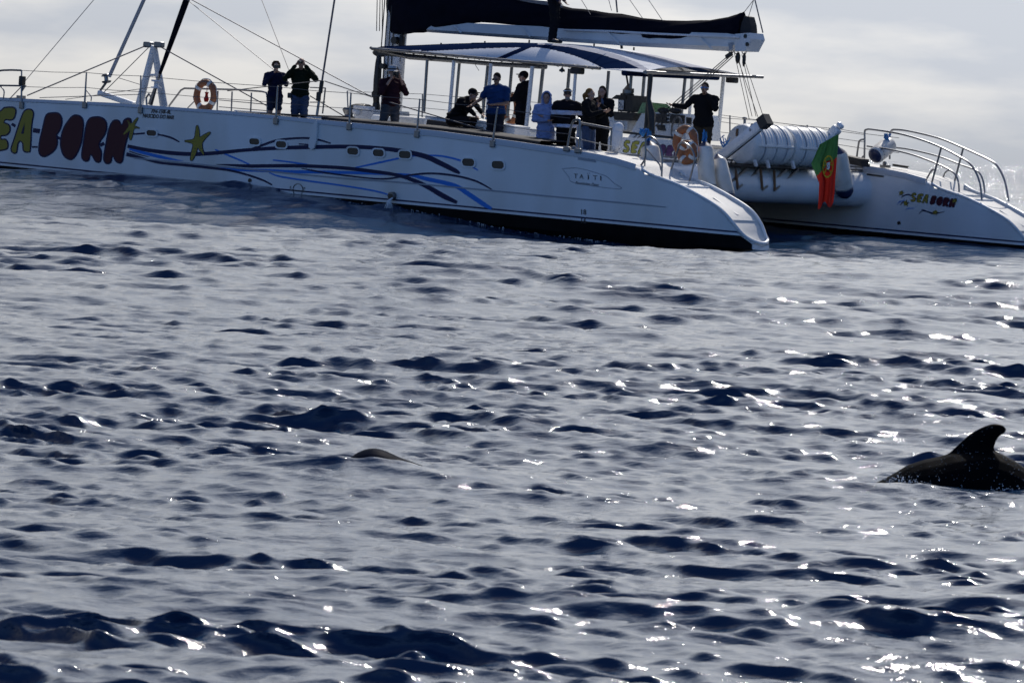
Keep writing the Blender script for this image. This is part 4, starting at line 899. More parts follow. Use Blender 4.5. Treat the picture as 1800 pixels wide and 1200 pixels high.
raft(cb + (0, -.02, 0), cc, rr_, 'white ribbed life raft canister on the right of the cradle, beside the flag')
# fenders
def fender(top, bot, r, label, rope=True, blunt=.75):
    t = in_boat('fender', label, 'fender', 'white fenders round the stern'); a, b = np.array(top, float), np.array(bot, float)
    L = np.linalg.norm(b - a); d = (b - a) / L
    MB().lathe(a, b, [(0, r * .86), (.03, r * .95), (.09, r), (.5, r * 1.01), (.91, r), (.97, r * .95), (1, r * .86)], 22).build('body', M['fender'], t, True)
    MB().lathe(a - d * r * .75, a + d * .004, [(0, r * .16), (.3, r * .3), (.65, r * .62), (1, r * .87)], 18).build('end_cap', M['fendernavy'], t, True)
    MB().lathe(b - d * .10, b + d * r * blunt, [(0, r * 1.012), (.5, r * .95), (.8, r * .70), (1, r * .3)], 18).build('end_cap', M['fendernavy'], t, True)
    if rope:
        q = a - d * r * .75; mb = MB()
        for k in range(5): mb.tube([q + np.array((.05 * math.cos(k * 1.3), .05 * math.sin(k * 1.3), -.03)), q + np.array((.04 * math.cos(k * 1.9), .04 * math.sin(k * 1.9), .07)), q + np.array((.05 * math.sin(k * 2.3), .02, .13 + .02 * k)), q + np.array((.01, -.03, .02 + .02 * k))], .018, 6)
        mb.build('rope', M['rope'], t, True)
    return t
fender(BY(1239, 258, 4.0), BY(1244, 334, 4.0), .175, 'white upright fender tied with blue rope in front of the left davit')
fender(BY(1263, 281, 3.6), BY(1279, 348, 3.6), .165, 'white fender hanging low, half hidden behind the fender with the blue rope', False)
fender(BY(1142, 258, 4.3), BY(1149, 312, 4.3), .20, 'white fender with navy cap in front of the name banner', True)
fender(BX(1473, 268, 4.0), BX(1485, 337, 4.0), .20, 'white fender hanging behind the red and green flag', False)
fender(BY(1564, 254, -4.7) , BY(1538, 274, -4.1), .19, 'white fender slung on its side with its navy end showing at the starboard rail', False, .3)
for c in (BY(1275, 248, 2.0),):
    t = in_boat('rope_hank', 'tangled blue rope hanging from the thin post left of the life raft', 'rope'); mb = MB()
    for k in range(9): mb.tube([c + np.array((.10 * math.sin(k * 2.1), .05 * math.cos(k * 1.7), .12 - .02 * k)), c + np.array((.12 * math.cos(k * 1.4), .04, .04 - .02 * k)), c + np.array((.08 * math.sin(k * 3.1), .0, -.10 - .012 * k))], .012, 5)
    mb.tube([c - (0, 0, .1), c - (.05, .0, .3)], .012, 5).build('strand', M['rope'], t, True)
t = in_boat('rope_hank', 'small blue rope knot on the stern rail above the navy capped fender', 'rope'); c = BY(1131, 232, 4.4); mb = MB()
for k in range(6): mb.tube([c + np.array((.06 * math.sin(k * 2.1), .05 * math.cos(k * 1.7), .07)), c + np.array((.07 * math.cos(k * 1.4), .04, -.02)), c + np.array((.05 * math.sin(k * 3.1), .0, -.09))], .016, 5)
mb.build('strand', M['rope'], t, True)
t = in_boat('rope_hank', 'blue lashing knotted round the starboard rail over the slung fender', 'rope'); c = BY(1560, 240, -4.5); mb = MB()
for k in range(6): mb.tube([c + np.array((.06 * math.sin(k * 2.1), .05 * math.cos(k * 1.7), .06)), c + np.array((.06 * math.cos(k * 1.4), .04, -.03)), c + np.array((.04 * math.sin(k * 3.1), .0, -.10))], .015, 5)
mb.tube([c, BY(1553, 262, -4.45)], .012, 5).tube([c, BY(1566, 256, -4.5)], .012, 5); mb.build('strand', M['rope'], t, True)
# life rings
def ring(c, rx, label, ax, rz_=None, gap=0., r=.075, mt='orange'):
    t = in_boat('life_ring', label, 'life ring', 'orange life rings on the rails'); u, w = np.array(ax[0], float), np.array(ax[1], float); u /= np.linalg.norm(u); w /= np.linalg.norm(w)
    rz_ = rz_ or rx; n = 40
    A_ = np.linspace(gap, 2 * math.pi - gap, n) + math.pi / 2 * (3 if gap else 1)
    P = [c + u * rx * math.cos(a) + w * rz_ * math.sin(a) for a in A_]
    (MB().tube(P[:-1], r, 12, True) if gap == 0 else MB().tube(P, [r * .75] + [r] * (n - 2) + [r * .75], 12)).build('ring', M[mt], t, True)
    for k in ((3, 13, 23, 33) if gap == 0 else (8, 30)):
        d = P[k + 1] - P[k - 1]; d /= np.linalg.norm(d); MB().lathe(P[k] - d * .035, P[k] + d * .035, [(0, r * 1.02), (.02, r * 1.06), (.98, r * 1.06), (1, r * 1.02)], 12).build('tape_band', M['tape'], t, True)
    nn = np.cross(u, w); nn /= np.linalg.norm(nn)
    G = [c + (u * (rx + r + .01) * math.cos(a) + w * (rz_ + r + .01) * math.sin(a)) + nn * .02 * math.sin(a * 8) for a in np.linspace(gap, 6.28 - gap, 41)]
    if gap == 0: MB().tube(G[:-1], .011, 5, True).build('grab_line', M['whiterope'], t, True)
    return t
zax = (0, 0, 1.)
t = ring(BY(361, 168, 5.0), .235, 'worn orange life ring hung on the bow rail, away from the stern', ((1, .15, 0), zax), .285, r=.075)
c = BY(363, 170, 5.0)
MB().lathe(c - (0, 0, .12), c + (0, 0, .1), [(0, .04), (.3, .06), (.6, .035), (.8, .03), (1, .05)], 10).tube([c + (0, 0, .1), c + (0, 0, .22)], .008, 5).build('safety_light', M['flagred'], t, True)
ring(BY(1205, 249, 3.9), .205, 'larger orange horseshoe life ring standing on the stern rail right of the banner', ((1, .2, 0), zax), .26, gap=.0, r=.085)
ring(BY(1208, 268, 4.3), .15, 'smaller orange life ring hung low in front of the horseshoe ring at the stern', ((1, .2, 0), zax), .17, r=.085)
ring(BY(899, 192, -1.2), .14, 'orange life ring glimpsed between the man in the blue polo and the hooded man', ((1, .2, 0), zax), .30, r=.07)
# name banner on the aft rail
t = in_boat('name_banner', 'white banner with cartoon boat name lettering tied to the aft rail', 'banner')
Q = [BX(*p, 5.0) for p in ((1087, 241), (1201, 247), (1201, 283), (1087, 277))]
MB().slab(Q, (.012, 0, 0)).build('sheet', M['white'], t)
bo = in_boat  # letters in the plane of the sheet
def bl(p, l): return BX(1096 + (p[0] + 280) * .0625 + (2 if p[0] > 350 else 0), 246.5 + (p[1] - 400) * .048 + (p[0] + 200) * .0028, 5.0 - .004 - l)
for ch in 'SEABORN': letter(ch, bl, t, M['ink'], M['lime'] if ch in 'SEA' else M['purple'], 16, 'banner_letter')
# flag hung from the right-hand davit
DF = 104.0
t = in_boat('ensign_flag', 'green and red national flag with yellow armillary emblem drooping from the right davit', 'flag')
Lf = [(1441, 254), (1434, 270), (1426, 288), (1434, 308), (1440, 322), (1439, 345), (1438, 362)]; Rg_ = [(1474.5, 235), (1473, 258), (1471, 280), (1469.5, 300), (1468, 320), (1467, 340), (1465, 358)]
nu, nv = 29, 49; PX = np.zeros((nv, nu, 2)); mb = MB(); rows = []
for j in range(nv):
    v = j / (nv - 1); l = np.array([np.interp(v * 6, range(7), [p[k] for p in Lf]) for k in (0, 1)]); r = np.array([np.interp(v * 6, range(7), [p[k] for p in Rg_]) for k in (0, 1)]); row = []
    for i in range(nu):
        u = i / (nu - 1); p = l + (r - l) * u; p[1] += 8 * v * math.sin(u * 9 + 1) * (v > .75) * (v - .75) * 3
        PX[j, i] = p; fold = .07 * math.sin(u * 13 + v * 2.2) * (.35 + v) + .03 * math.sin(u * 27 + v * 5)
        row.append(BD(p[0], p[1], DF + fold))
    rows.append(row)
mb.grid(rows)
for k, q in enumerate(mb.f):
    p = PX.reshape(-1, 2)[q].mean(0); mb.m[k] = 1 if p[1] > 310 - (p[0] - 1435) * .93 else 0
o = mb.build('cloth', [M['green'], M['flagred']], t, True, False)
def fl(px, py, l=0.): return BD(px, py, DF - .125 - l)
E_ = lambda k, s=1.: (1455.5 + 9.5 * s * math.cos(k) + 1.5 * s * math.sin(k), 293 - 20 * s * math.sin(k))
MB().grid([[fl(*E_(a)), fl(*E_(a, .84))] for a in np.linspace(0, 6.2832, 37)]).build('emblem_ring', M['flagyellow'], t, False, False)
for P in ([E_(2.4, .9), (1455, 296), E_(5.6, .9)], [E_(.7, .9), (1457, 290), E_(3.9, .9)], [E_(3.1, .9), (1455, 288), E_(0.1, .9)]):
    MB().tube([fl(*p, .004) for p in P], .014, 5).build('emblem_band', M['flagyellow'], t, True)
MB().poly([fl(*p, .012) for p in ((1451, 284), (1461, 281), (1460.5, 297), (1456, 304), (1451, 300))]).build('shield', M['flagred'], t, False, False)
MB().poly([fl(*p, .016) for p in ((1453.3, 287), (1458.6, 285), (1458.4, 295), (1456, 299), (1453.5, 297))]).build('shield_centre', M['white'], t, False, False)
for p in ((1455, 289), (1456.5, 292), (1454.8, 294.5)): MB().tube([fl(*p, .018), fl(*p, .021)], .012, 6).build('shield_dot', M['navy'], t)
# loudspeakers and lamp under the awning edge
def hang(name, label, cat, px, py, y, sz, grp=None):
    t = in_boat(name, label, cat, grp); c = BY(px, py, y)
    MB().box(c, sz, None, .03).build('case', M['black'], t); MB().box(c + (0, sz[1] / 2 + .004, 0), (sz[0] * .84, .008, sz[2] * .8)).build('grille', M['rubber'], t)
    MB().bar(c + (0, 0, sz[2] / 2), c + (0, 0, sz[2] / 2 + .07), .06, .03, up=(0, 1, 0)).build('bracket', M['steel'], t); return t
hang('loudspeaker', 'black box loudspeaker under the awning edge above the man in the striped jersey', 'loudspeaker', 1015, 125, 1.7, (.27, .2, .14), 'loudspeakers hung under the awning')
hang('loudspeaker', 'black box loudspeaker at the far aft corner of the awning, right of the captain', 'loudspeaker', 1287, 141, -1.5, (.24, .18, .13), 'loudspeakers hung under the awning')
t = in_boat('deck_lamp', 'small dark bell shaped lamp hanging from the awning edge beside the left loudspeaker', 'lamp'); c = BY(988, 123, CN)
MB().lathe(c + (0, 0, .05), c - (0, 0, .04), [(0, .02), (.3, .03), (.5, .06), (1, .065)], 14).build('shade', M['black'], t, True); MB().ball(c - (0, 0, .03), .035, False).build('bulb', M['tape'], t, True)
MB().tube([c + (0, 0, .05), c + (0, 0, .09)], .01, 5).build('hook', M['steel'], t)
# ------------------------------------------------------------------ people
def V3(*a): return np.array(a, float)
def rotx(p, a, o):                                   # lean forward (towards -Y) by a about o
    p = np.array(p, float) - o; c, s = math.cos(a), math.sin(a)
    return V3(p[0], c * p[1] - s * p[2], s * p[1] + c * p[2]) + o
CL = {}
def cm(name, col):
    if name not in CL: CL[name] = cloth(name, col)
    return CL[name]
HAIR = dict(dark=cm('dark_hair', (.015, .011, .009)), brown=cm('brown_hair', (.06, .03, .015)), blond=cm('fair_hair', (.22, .11, .04)), grey=cm('grey_hair', (.25, .24, .23)))
def hand(mb, wr, d, side_, curl=.5, k=1.0):
    d = d / np.linalg.norm(d); n = np.cross(d, V3(0, 0, 1)) if abs(d[2]) < .9 else np.cross(d, V3(0, 1, 0)); n /= np.linalg.norm(n)   # across the palm
    f = np.cross(n, d)                               # palm normal
    mb.limb(wr, wr + d * .035 * k, .027 * k, .030 * k); c = wr + d * .06 * k
    for q in (-.022, 0, .022): mb.ball(c + n * q * k, (.022 * k,) * 3, False)
    for i, (q, L) in enumerate(((-.033, .062), (-.011, .072), (.011, .068), (.032, .052))):
        a = wr + d * .085 * k + n * q * k; b = a + (d * .55 * L + f * curl * .35 * L) * k + n * q * .25; e = b + (d * (.5 - curl * .5) * L + f * curl * .55 * L) * k
        mb.limb(a, b, .0105 * k, .0098 * k).limb(b, e, .0098 * k, .0085 * k)
    a = wr + d * .03 * k - n * .03 * k * side_; b = a + (d * .03 - n * .024 * side_ + f * .014) * k; mb.limb(a, b, .013 * k, .011 * k).limb(b, b + (d * .028 + f * .012) * k, .011 * k, .009 * k)
def person(label, head_px, yb, H, rz, arms, top, bottom, hair='dark', sleeve='long', lean=0., hem=.88, pants='long', legs=None, pelvis=None, head_turn=0., nod=0., build=1., skin='skin', hairstyle='short', extra=None, shoes=True, ground=None, topname='jacket', group='people on board', xplane=None, hood=None):
    k = H / 1.75; build = build * 1.1
    pel = V3(0, 0, .93) if pelvis is None else V3(*pelvis)
    U = lambda x, y, z: rotx(pel + V3(x, y, z - .93), lean, pel)
    legs = legs or [((-.10, -.03, .49), (-.11, .0, .09), (-.115, -.14, .03)), ((.10, -.03, .49), (.11, .0, .09), (.115, -.14, .03))]
    neck0, head = U(0, .01, 1.46), U(0, -.02, 1.615)
    ca, sa = math.cos(head_turn), math.sin(head_turn)
    def Hd(x, y, z):                                 # head-local point
        p = V3(x, math.cos(nod) * y - math.sin(nod) * z, math.sin(nod) * y + math.cos(nod) * z); return head + V3(ca * p[0] - sa * p[1], sa * p[0] + ca * p[1], p[2])
    HA = np.array([Hd(1, 0, 0) - head, Hd(0, 1, 0) - head, Hd(0, 0, 1) - head]).T
    b = build
    def torso(mb, e, low=.93, full=True):
        LA = np.array([[1, 0, 0], [0, math.cos(lean), -math.sin(lean)], [0, math.sin(lean), math.cos(lean)]])
        mb.ball(U(0, .01, .96), ((.155 * b + e), (.115 * b + e), .12 + e), A=LA); mb.ball(U(0, -.01, 1.10), (.145 * b + e, .108 * b + e, .14), A=LA)
        mb.ball(U(0, 0, 1.24), (.160 * b + e, .112 * b + e, .14), A=LA); mb.ball(U(0, .005, 1.34), (.165 * b + e, .108 * b + e, .10 + e), A=LA)
        mb.limb(U(-.155 * b, .01, 1.41), U(.155 * b, .01, 1.41), .058 + e, .058 + e); mb.limb(U(-.07, .012, 1.44), U(.07, .012, 1.44), .052 + e, .052 + e)
    sh = [U(-.185 * b, .01, 1.40), U(.185 * b, .01, 1.40)]
    body = MB(); torso(body, -.012)
    body.limb(neck0 - V3(0, 0, .04), head - V3(0, 0, .05), .056, .05)
    body.ball(Hd(0, .012, .022), (.074, .093, .098), A=HA); body.ball(Hd(0, -.02, -.05), (.056, .068, .062), A=HA); body.ball(Hd(0, -.052, -.088), (.030, .028, .026), A=HA)
    body.limb(Hd(0, -.083, .02), Hd(0, -.105, -.022), .011, .014); body.limb(Hd(-.035, -.078, .03), Hd(.035, -.078, .03), .014, .014)
    for s in (-1, 1): body.ball(Hd(s * .077, .008, -.01), (.010, .022, .032), A=HA)
    body.limb(Hd(-.02, -.083, -.056), Hd(.02, -.083, -.056), .010, .010)
    for s, (el, wr) in enumerate(arms):
        el, wr = V3(*el), V3(*wr); body.limb(sh[s], el, .050, .040); body.limb(el, wr, .040, .027); hand(body, wr, wr - el, -1 if s else 1)
    for kn, an, toe in legs:
        hip = pel + V3(.085 * (1 if kn[0] > 0 else -1), 0, -.03) if pelvis is None else pel + V3(.085 * (1 if kn[0] > pel[0] else -1), -.02, -.02)
        body.limb(hip, kn, .080 * b, .055); body.limb(kn, an, .055, .038); body.limb(an, V3(*toe), .04, .032)
    mn = pel[2] and 0
    topw = Hd(0, .012, .125)[2]
    hw = to_world(BY(*head_px, yb)) if xplane is None else xplane
    root = empty('person', label, 'person', (hw[0] - 0, hw[1], hw[2] - topw * k), rz, group)
    # put the crown of the head, not the feet, on the traced point
    cr = Hd(0, .012, .125) * k; c, s = math.cos(rz), math.sin(rz)
    root.location = (hw[0] - (c * cr[0] - s * cr[1]), hw[1] - (s * cr[0] + c * cr[1]), hw[2] - cr[2])
    sd = abs(hash(label)) % 97 if False else sum(map(ord, label)) % 97
    def folds(co):                                   # creases of loose cloth
        x, y, z = co[:, 0], co[:, 1], co[:, 2]; a = .5 + .5 * np.sin(z * 9 + x * 6 + sd)
        f = .010 * a * np.sin(z * 46 + x * 30 - y * 24 + sd) + .007 * np.sin(x * 38 + z * 17 + y * 33 + sd * 2) + .006 * np.sin(z * 71 - x * 22 + sd)
        d = np.stack([x, y - .0, np.zeros_like(x)], -1); d /= np.linalg.norm(d, axis=1)[:, None] + .05
        return co + d * f[:, None]
    def fin(mb, name, mt, voxel, it=3):
        mb.v = [tuple(np.array(p) * k) for p in mb.v]
        soft = name in ('jacket', 'top', 'sweater', 'shirt', 'polo_shirt', 'striped_jersey', 'trousers', 'shorts', 'hood')
        return mb.fuse(name, mt, root, voxel, it, folds if soft else None)
    fin(body, 'body', M[skin], .0115, 2)
    tp = MB(); torso(tp, .026)
    if hem < .95:
        for z in np.arange(hem + .05, .97, .045): tp.ball(U(0, 0, z), (.165 * b + .02, .125 * b + .02, .06))
    else:
        pass
    for s, (el, wr) in enumerate(arms):
        el, wr = V3(*el), V3(*wr)
        tp.limb(sh[s], el if sleeve != 'short' else sh[s] * .3 + el * .7, .078, .066)
        if sleeve == 'long': tp.limb(el, el + (wr - el) * .93, .064, .048)
        elif sleeve == 'pushed': tp.limb(el, el + (wr - el) * .45, .058, .05)
    tp.limb(U(-.04, .02, 1.47), U(.04, .02, 1.47), .062, .062)
    if hood == 'down': tp.ball(U(0, .10, 1.47), (.11, .075, .085)); tp.ball(U(0, .125, 1.42), (.08, .06, .10))
    if hood == 'up':
        pass
    tops = top if isinstance(top, (list, tuple)) else [top]
    o = fin(tp, topname, tops, .018, 4)
    if len(tops) > 1:                                # knitted bands
        zs = [(.93, 1.00), (1.19, 1.28)]
        for p in o.data.polygons:
            z = p.center[2] / k
            if any(a < z < c_ for a, c_ in zs): p.material_index = 1
    pt = MB(); pt.ball(pel + V3(0, .01, 0), (.165 * b, .125 * b, .12)); pt.ball(pel + V3(0, .02, -.07), (.15 * b, .12, .10))
    for kn, an, toe in legs:
        kn, an = V3(*kn), V3(*an); hip = pel + V3(.085 * (1 if kn[0] > pel[0] else -1), 0, -.03)
        pt.limb(hip, kn if pants == 'long' else hip + (kn - hip) * .68, .105 * b, .086)
        if pants == 'long': pt.limb(kn, an, .078, .066)
        else: pass
    fin(pt, 'trousers' if pants == 'long' else 'shorts', bottom, .018, 4)
    if shoes:
        for kn, an, toe in legs:
            mb = MB(); mb.limb(V3(*an) + V3(0, .02, -.04), V3(*toe), .05, .042); mb.ball(V3(*an) + V3(0, .03, -.05), (.045, .055, .04)); fin(mb, 'shoe', M['black'], .016, 2)
    hm = HAIR.get(hair)
    if hm and hairstyle != 'bald':
        mb = MB(); mb.ball(Hd(0, .028, .040), (.082, .094, .096), A=HA)
        if hairstyle == 'curly':
            for a in np.arange(0, 6.28, .5):
                for e_ in (.0, .5, 1.0): mb.ball(Hd(.088 * math.cos(a) * math.cos(e_), .03 + .095 * math.sin(a) * math.cos(e_) * (1 if math.sin(a) > 0 else .72), .03 + .10 * math.sin(e_)), .03, False)
        if hairstyle in ('pony', 'long'):
            mb.ball(Hd(0, .05, 0), (.085, .07, .09), A=HA)
            if hairstyle == 'pony': mb.limb(Hd(0, .11, .02), Hd(0, .15, -.03), .035, .045).limb(Hd(0, .15, -.03), Hd(0, .13, -.17), .045, .022)
            else: mb.limb(Hd(-.07, .03, 0), Hd(-.075, .03, -.16), .035, .03).limb(Hd(.07, .03, 0), Hd(.075, .03, -.16), .035, .03).limb(Hd(0, .08, 0), Hd(0, .09, -.17), .06, .05)
        if hairstyle == 'beard': pass
        fin(mb, 'hair', hm, .012, 2)
    for s in (-1, 1):
        mb = MB().ball(Hd(s * .031, -.080, .012), .0105, False); mb.v = [tuple(np.array(p) * k) for p in mb.v]; mb.build('eye', M['glass'], root, True)
    P = lambda mb, name, mt, sm=True: (setattr(mb, 'v', [tuple(np.array(p) * k) for p in mb.v]), mb.build(name, mt, root, sm))[1]
    if extra: extra(P, fin, Hd, U, HA, root, k)
    return root
def hat_bucket(P, fin, Hd, U, HA, root, k):
    c = Hd(0, .01, .06); d = HA @ V3(0, 0, 1)
    P(MB().lathe(c, c + d * .10, [(-.32, .165), (-.25, .17), (-.02, .105), (0, .102), (.7, .094), (.92, .08), (1.0, .03)], 22), 'bucket_hat', cm('pale_hat_cloth', (.42, .43, .45)))
    P(MB().lathe(c, c + d * .03, [(0, .1045), (1, .103)], 22), 'hat_band', M['black'])
def cap(P, fin, Hd, U, HA, root, k):
    mb = MB().ball(Hd(0, .015, .055), (.088, .105, .078), A=HA); mb.ball(Hd(0, -.115, .058), (.066, .062, .012), A=HA); fin(mb, 'peaked_cap', cm('black_cap_cloth', (.012, .012, .014)), .012, 2)
    P(MB().lathe(Hd(0, .01, .058), Hd(0, .01, .082), [(0, .099), (1, .097)], 24), 'cap_band', M['white'])
def beard(P, fin, Hd, U, HA, root, k):
    cap(P, fin, Hd, U, HA, root, k); mb = MB().ball(Hd(0, -.05, -.085), (.055, .045, .045), A=HA); fin(mb, 'beard', HAIR['grey'], .012, 2); glasses(P, fin, Hd, U, HA, root, k)
def glasses(P, fin, Hd, U, HA, root, k, mt='glass'):
    mb = MB()
    for s in (-1, 1): mb.ball(Hd(s * .036, -.092, .012), (.030, .012, .021), A=HA); mb.tube([Hd(s * .066, -.085, .016), Hd(s * .082, .0, .012)], .005, 5)
    mb.tube([Hd(-.012, -.102, .016), Hd(.012, -.102, .016)], .004, 5); P(mb, 'sunglasses', M[mt])
BLUEGLASS = mat('mirror_blue_lens', (.05, .25, .6), .08, .6); M['blueglass'] = BLUEGLASS
def held(name, label, cat, root, local, size, rz, lens=False, group=None):
    k = root; c, s = math.cos(root.rotation_euler[2]), math.sin(root.rotation_euler[2]); p = local
    w = Vector((root.location[0] + c * p[0] - s * p[1], root.location[1] + s * p[0] + c * p[1], root.location[2] + p[2]))
    t = empty(name, label, cat, w, root.rotation_euler[2] + rz, group)
    MB().box((0, 0, 0), size, None, .008).build('case', M['black'], t)
    if lens: MB().lathe((0, -size[1] / 2, 0), (0, -size[1] / 2 - .07, 0), [(0, .032), (.7, .034), (1, .03)], 14).build('lens', M['glass'], t, True)
    else: MB().box((0, size[1] / 2 + .001, 0), (size[0] * .88, .003, size[2] * .9)).build('screen', M['glass'], t)
    return t
navyc, blackc, jeans, greyc = cm('navy_knit', (.012, .018, .05)), cm('black_cloth', (.008, .008, .010)), cm('denim', (.05, .075, .14)), cm('grey_trouser_cloth', (.07, .07, .08))
# on the foredeck
w = person('curly haired woman in navy top and shorts holding a phone up to her face', (485.5, 108), 4.4, 1.63, R(8), [((-.27, -.16, 1.20), (-.06, -.26, 1.46)), ((.24, -.20, 1.20), (.05, -.27, 1.46))], cm('navy_blue_top', (.010, .014, .045)), cm('dark_shorts_cloth', (.02, .03, .06)), 'brown', pants='short', hairstyle='curly', hem=.86, topname='top')
held('phone', 'dark phone held up in front of the curly haired woman on the foredeck', 'phone', w, (0, -.30, 1.50), (.15, .012, .075), math.pi)
w = person('bald man in dark green sweater and jeans raising binoculars, next to the curly haired woman', (530, 101.5), 4.3, 1.78, R(-4), [((-.33, -.10, 1.27), (-.10, -.22, 1.56)), ((.34, -.10, 1.28), (.11, -.22, 1.57))], cm('dark_green_knit', (.008, .014, .008)), jeans, None, hairstyle='bald', hem=.90, build=1.1, topname='sweater')
held('binoculars', 'black binoculars held to the eyes of the bald man', 'binoculars', w, (0, -.19, 1.66), (.13, .11, .05), 0, True)
MB().box((-.22, -.05, .93), (.10, .12, .12), None, .02).build('belt_pouch', M['black'], w)
w = person('man in pale bucket hat and maroon shirt taking a photo, legs apart beside the mast', (690, 117.5), 4.2, 1.76, R(20), [((-.27, -.14, 1.17), (-.07, -.20, 1.50)), ((.30, -.10, 1.18), (.10, -.22, 1.53))], cm('maroon_cloth', (.035, .012, .018)), greyc, 'grey', hairstyle='short', sleeve='pushed', hem=.90, build=1.1, legs=[((-.20, -.06, .50), (-.34, .0, .12), (-.36, -.13, .06)), ((.10, -.02, .49), (.14, .0, .09), (.15, -.13, .04))], extra=hat_bucket, topname='shirt')
held('camera', 'black camera held to the face of the man in the bucket hat', 'camera', w, (.01, -.22, 1.60), (.14, .07, .10), 0, True)
# under the awning
def sitlegs(x): return [((x - .14, -.42, .50), (x - .14, -.40, .10), (x - .14, -.54, .05)), ((x + .12, -.44, .50), (x + .12, -.36, .10), (x + .12, -.50, .05))]
def cap_glasses(P, fin, Hd, U, HA, root, k): glasses(P, fin, Hd, U, HA, root, k); mb = MB().ball(Hd(0, .015, .055), (.09, .105, .078), A=HA); mb.ball(Hd(0, -.115, .05), (.066, .06, .012), A=HA); fin(mb, 'peaked_cap', blackc, .012, 2)
person('seated man in black jacket and cap leaning forward, the lowest head under the awning', (832, 155.5), 4.0, 1.80, R(58), [((-.20, -.42, .78), (-.12, -.58, .62)), ((.24, -.34, .86), (.16, -.58, .66))], blackc, cm('dark_trouser_cloth', (.02, .015, .015)), 'dark', lean=R(38), pelvis=(0, 0, .52), legs=sitlegs(0), hem=.92, build=1.2, nod=R(6), extra=cap_glasses)
person('man in blue polo shirt and sunglasses standing with one hand on the seated man', (872.5, 128.5), 4.1, 1.80, R(-28), [((-.32, -.10, 1.18), (-.42, -.28, 1.06)), ((.27, -.02, 1.12), (.06, -.24, 1.08))], cm('blue_polo_cloth', (.014, .045, .14)), cm('dark_shorts', (.014, .016, .026)), 'dark', sleeve='short', hem=.86, build=1.12, nod=R(18), skin='skintan', extra=glasses, topname='polo_shirt')
person('man in black hooded jacket seen from the side, turned away under the awning', (921, 125), 1.6, 1.80, R(-112), [((-.22, -.12, 1.14), (-.12, -.36, 1.12)), ((.24, -.10, 1.14), (.12, -.34, 1.10))], blackc, blackc, 'dark', hem=.78, build=1.12, hood='down', extra=cap_glasses)
def hood_up(P, fin, Hd, U, HA, root, k):
    mb = MB()
    for a in np.linspace(-.35, math.pi + .35, 13): mb.limb(Hd(.098 * math.cos(a), -.02, .03 + .115 * math.sin(a)), Hd(.085 * math.cos(a), .06, .03 + .10 * math.sin(a)), .024, .03)
    mb.ball(Hd(0, .07, .03), (.10, .06, .11), A=HA); mb.limb(Hd(-.10, -.0, -.02), Hd(-.085, -.03, -.14), .03, .035).limb(Hd(.10, -.0, -.02), Hd(.085, -.03, -.14), .03, .035).limb(Hd(0, .07, -.03), Hd(0, .06, -.16), .09, .09)
    fin(mb, 'hood', cm('pale_blue_jacket_cloth', (.27, .33, .56)), .014, 3)
person('woman in long pale blue jacket with the hood up and arms folded', (961.5, 162.5), 4.3, 1.66, R(-12), [((-.26, -.06, 1.12), (.08, -.22, 1.12)), ((.27, -.04, 1.14), (-.02, -.23, 1.20))], cm('pale_blue_jacket_cloth', (.27, .33, .56)), blackc, 'brown', hem=.66, build=1.1, extra=hood_up)
person('bearded man in black cap and black and white striped jersey, hands behind him', (998, 155.5), 4.2, 1.78, R(4), [((-.28, .06, 1.12), (-.16, .18, .92)), ((.30, .04, 1.14), (.18, .17, .92))], [cm('black_knit', (.010, .010, .014)), cm('white_knit', (.60, .64, .80))], blackc, 'grey', hem=.90, build=1.12, extra=beard, topname='striped_jersey')
person('woman with fair hair in a ponytail, black jacket and jeans, facing right', (1037.5, 155.5), 4.5, 1.70, R(62), [((-.22, -.14, 1.16), (-.08, -.38, 1.26)), ((.24, -.10, 1.14), (.10, -.36, 1.24))], blackc, jeans, 'blond', hairstyle='pony', hem=.84, build=.98)
w = person('woman in black jacket over grey top looking at her phone, behind the ponytailed woman', (1058.5, 151.5), 3.9, 1.70, R(-18), [((-.22, -.10, 1.13), (-.03, -.26, 1.28)), ((.24, -.08, 1.13), (.06, -.28, 1.34))], [cm('black_fleece', (.009, .009, .011))], cm('black_leggings', (.008, .008, .01)), 'dark', hairstyle='long', hem=.86, nod=R(10))
MB().ball((0, -.10, 1.25), (.09, .06, .20)).build('grey_scarf', cm('grey_blue_scarf_cloth', (.10, .13, .20)), w, True)
held('phone', 'pale phone held upright by the woman in the black jacket under the awning', 'phone', w, (.05, -.34, 1.42), (.075, .012, .15), math.pi)
def cap_g(P, fin, Hd, U, HA, root, k): glasses(P, fin, Hd, U, HA, root, k, 'blueglass')
person('skipper in black jacket and blue mirrored sunglasses, one arm stretched to the helm', (1239.5, 145), 1.4, 1.80, R(-14), [((-.38, -.10, 1.22), (-.62, -.22, 1.25)), ((.27, -.16, 1.20), (.08, -.16, 1.50))], cm('black_jacket_cloth', (.010, .010, .011)), cm('brown_trouser_cloth', (.06, .045, .03)), 'dark', hem=.80, build=1.15, skin='skintan', extra=cap_g, head_turn=R(-8))
# on top of the awning, only the legs in the frame
_f = BY(973, 81, .7); foot = to_world((_f[0], .7, awn(_f[0], .7) + .012)); k_ = 1.80
person('man in dark trousers standing on top of the awning beside the sail cover', None, 0, 1.80, R(75), [((-.26, -.02, 1.10), (-.22, -.16, .90)), ((.26, -.02, 1.10), (.24, -.16, .92))], navyc, cm('dark_navy_trousers', (.010, .011, .016)), 'dark', hem=.86, xplane=foot + np.array((-.02, 0, 1.74 * 1.80 / 1.75)), legs=[((-.08, -.03, .49), (-.07, .02, .09), (-.07, -.13, .035)), ((.09, -.03, .49), (.09, .0, .09), (.09, -.16, .035))])
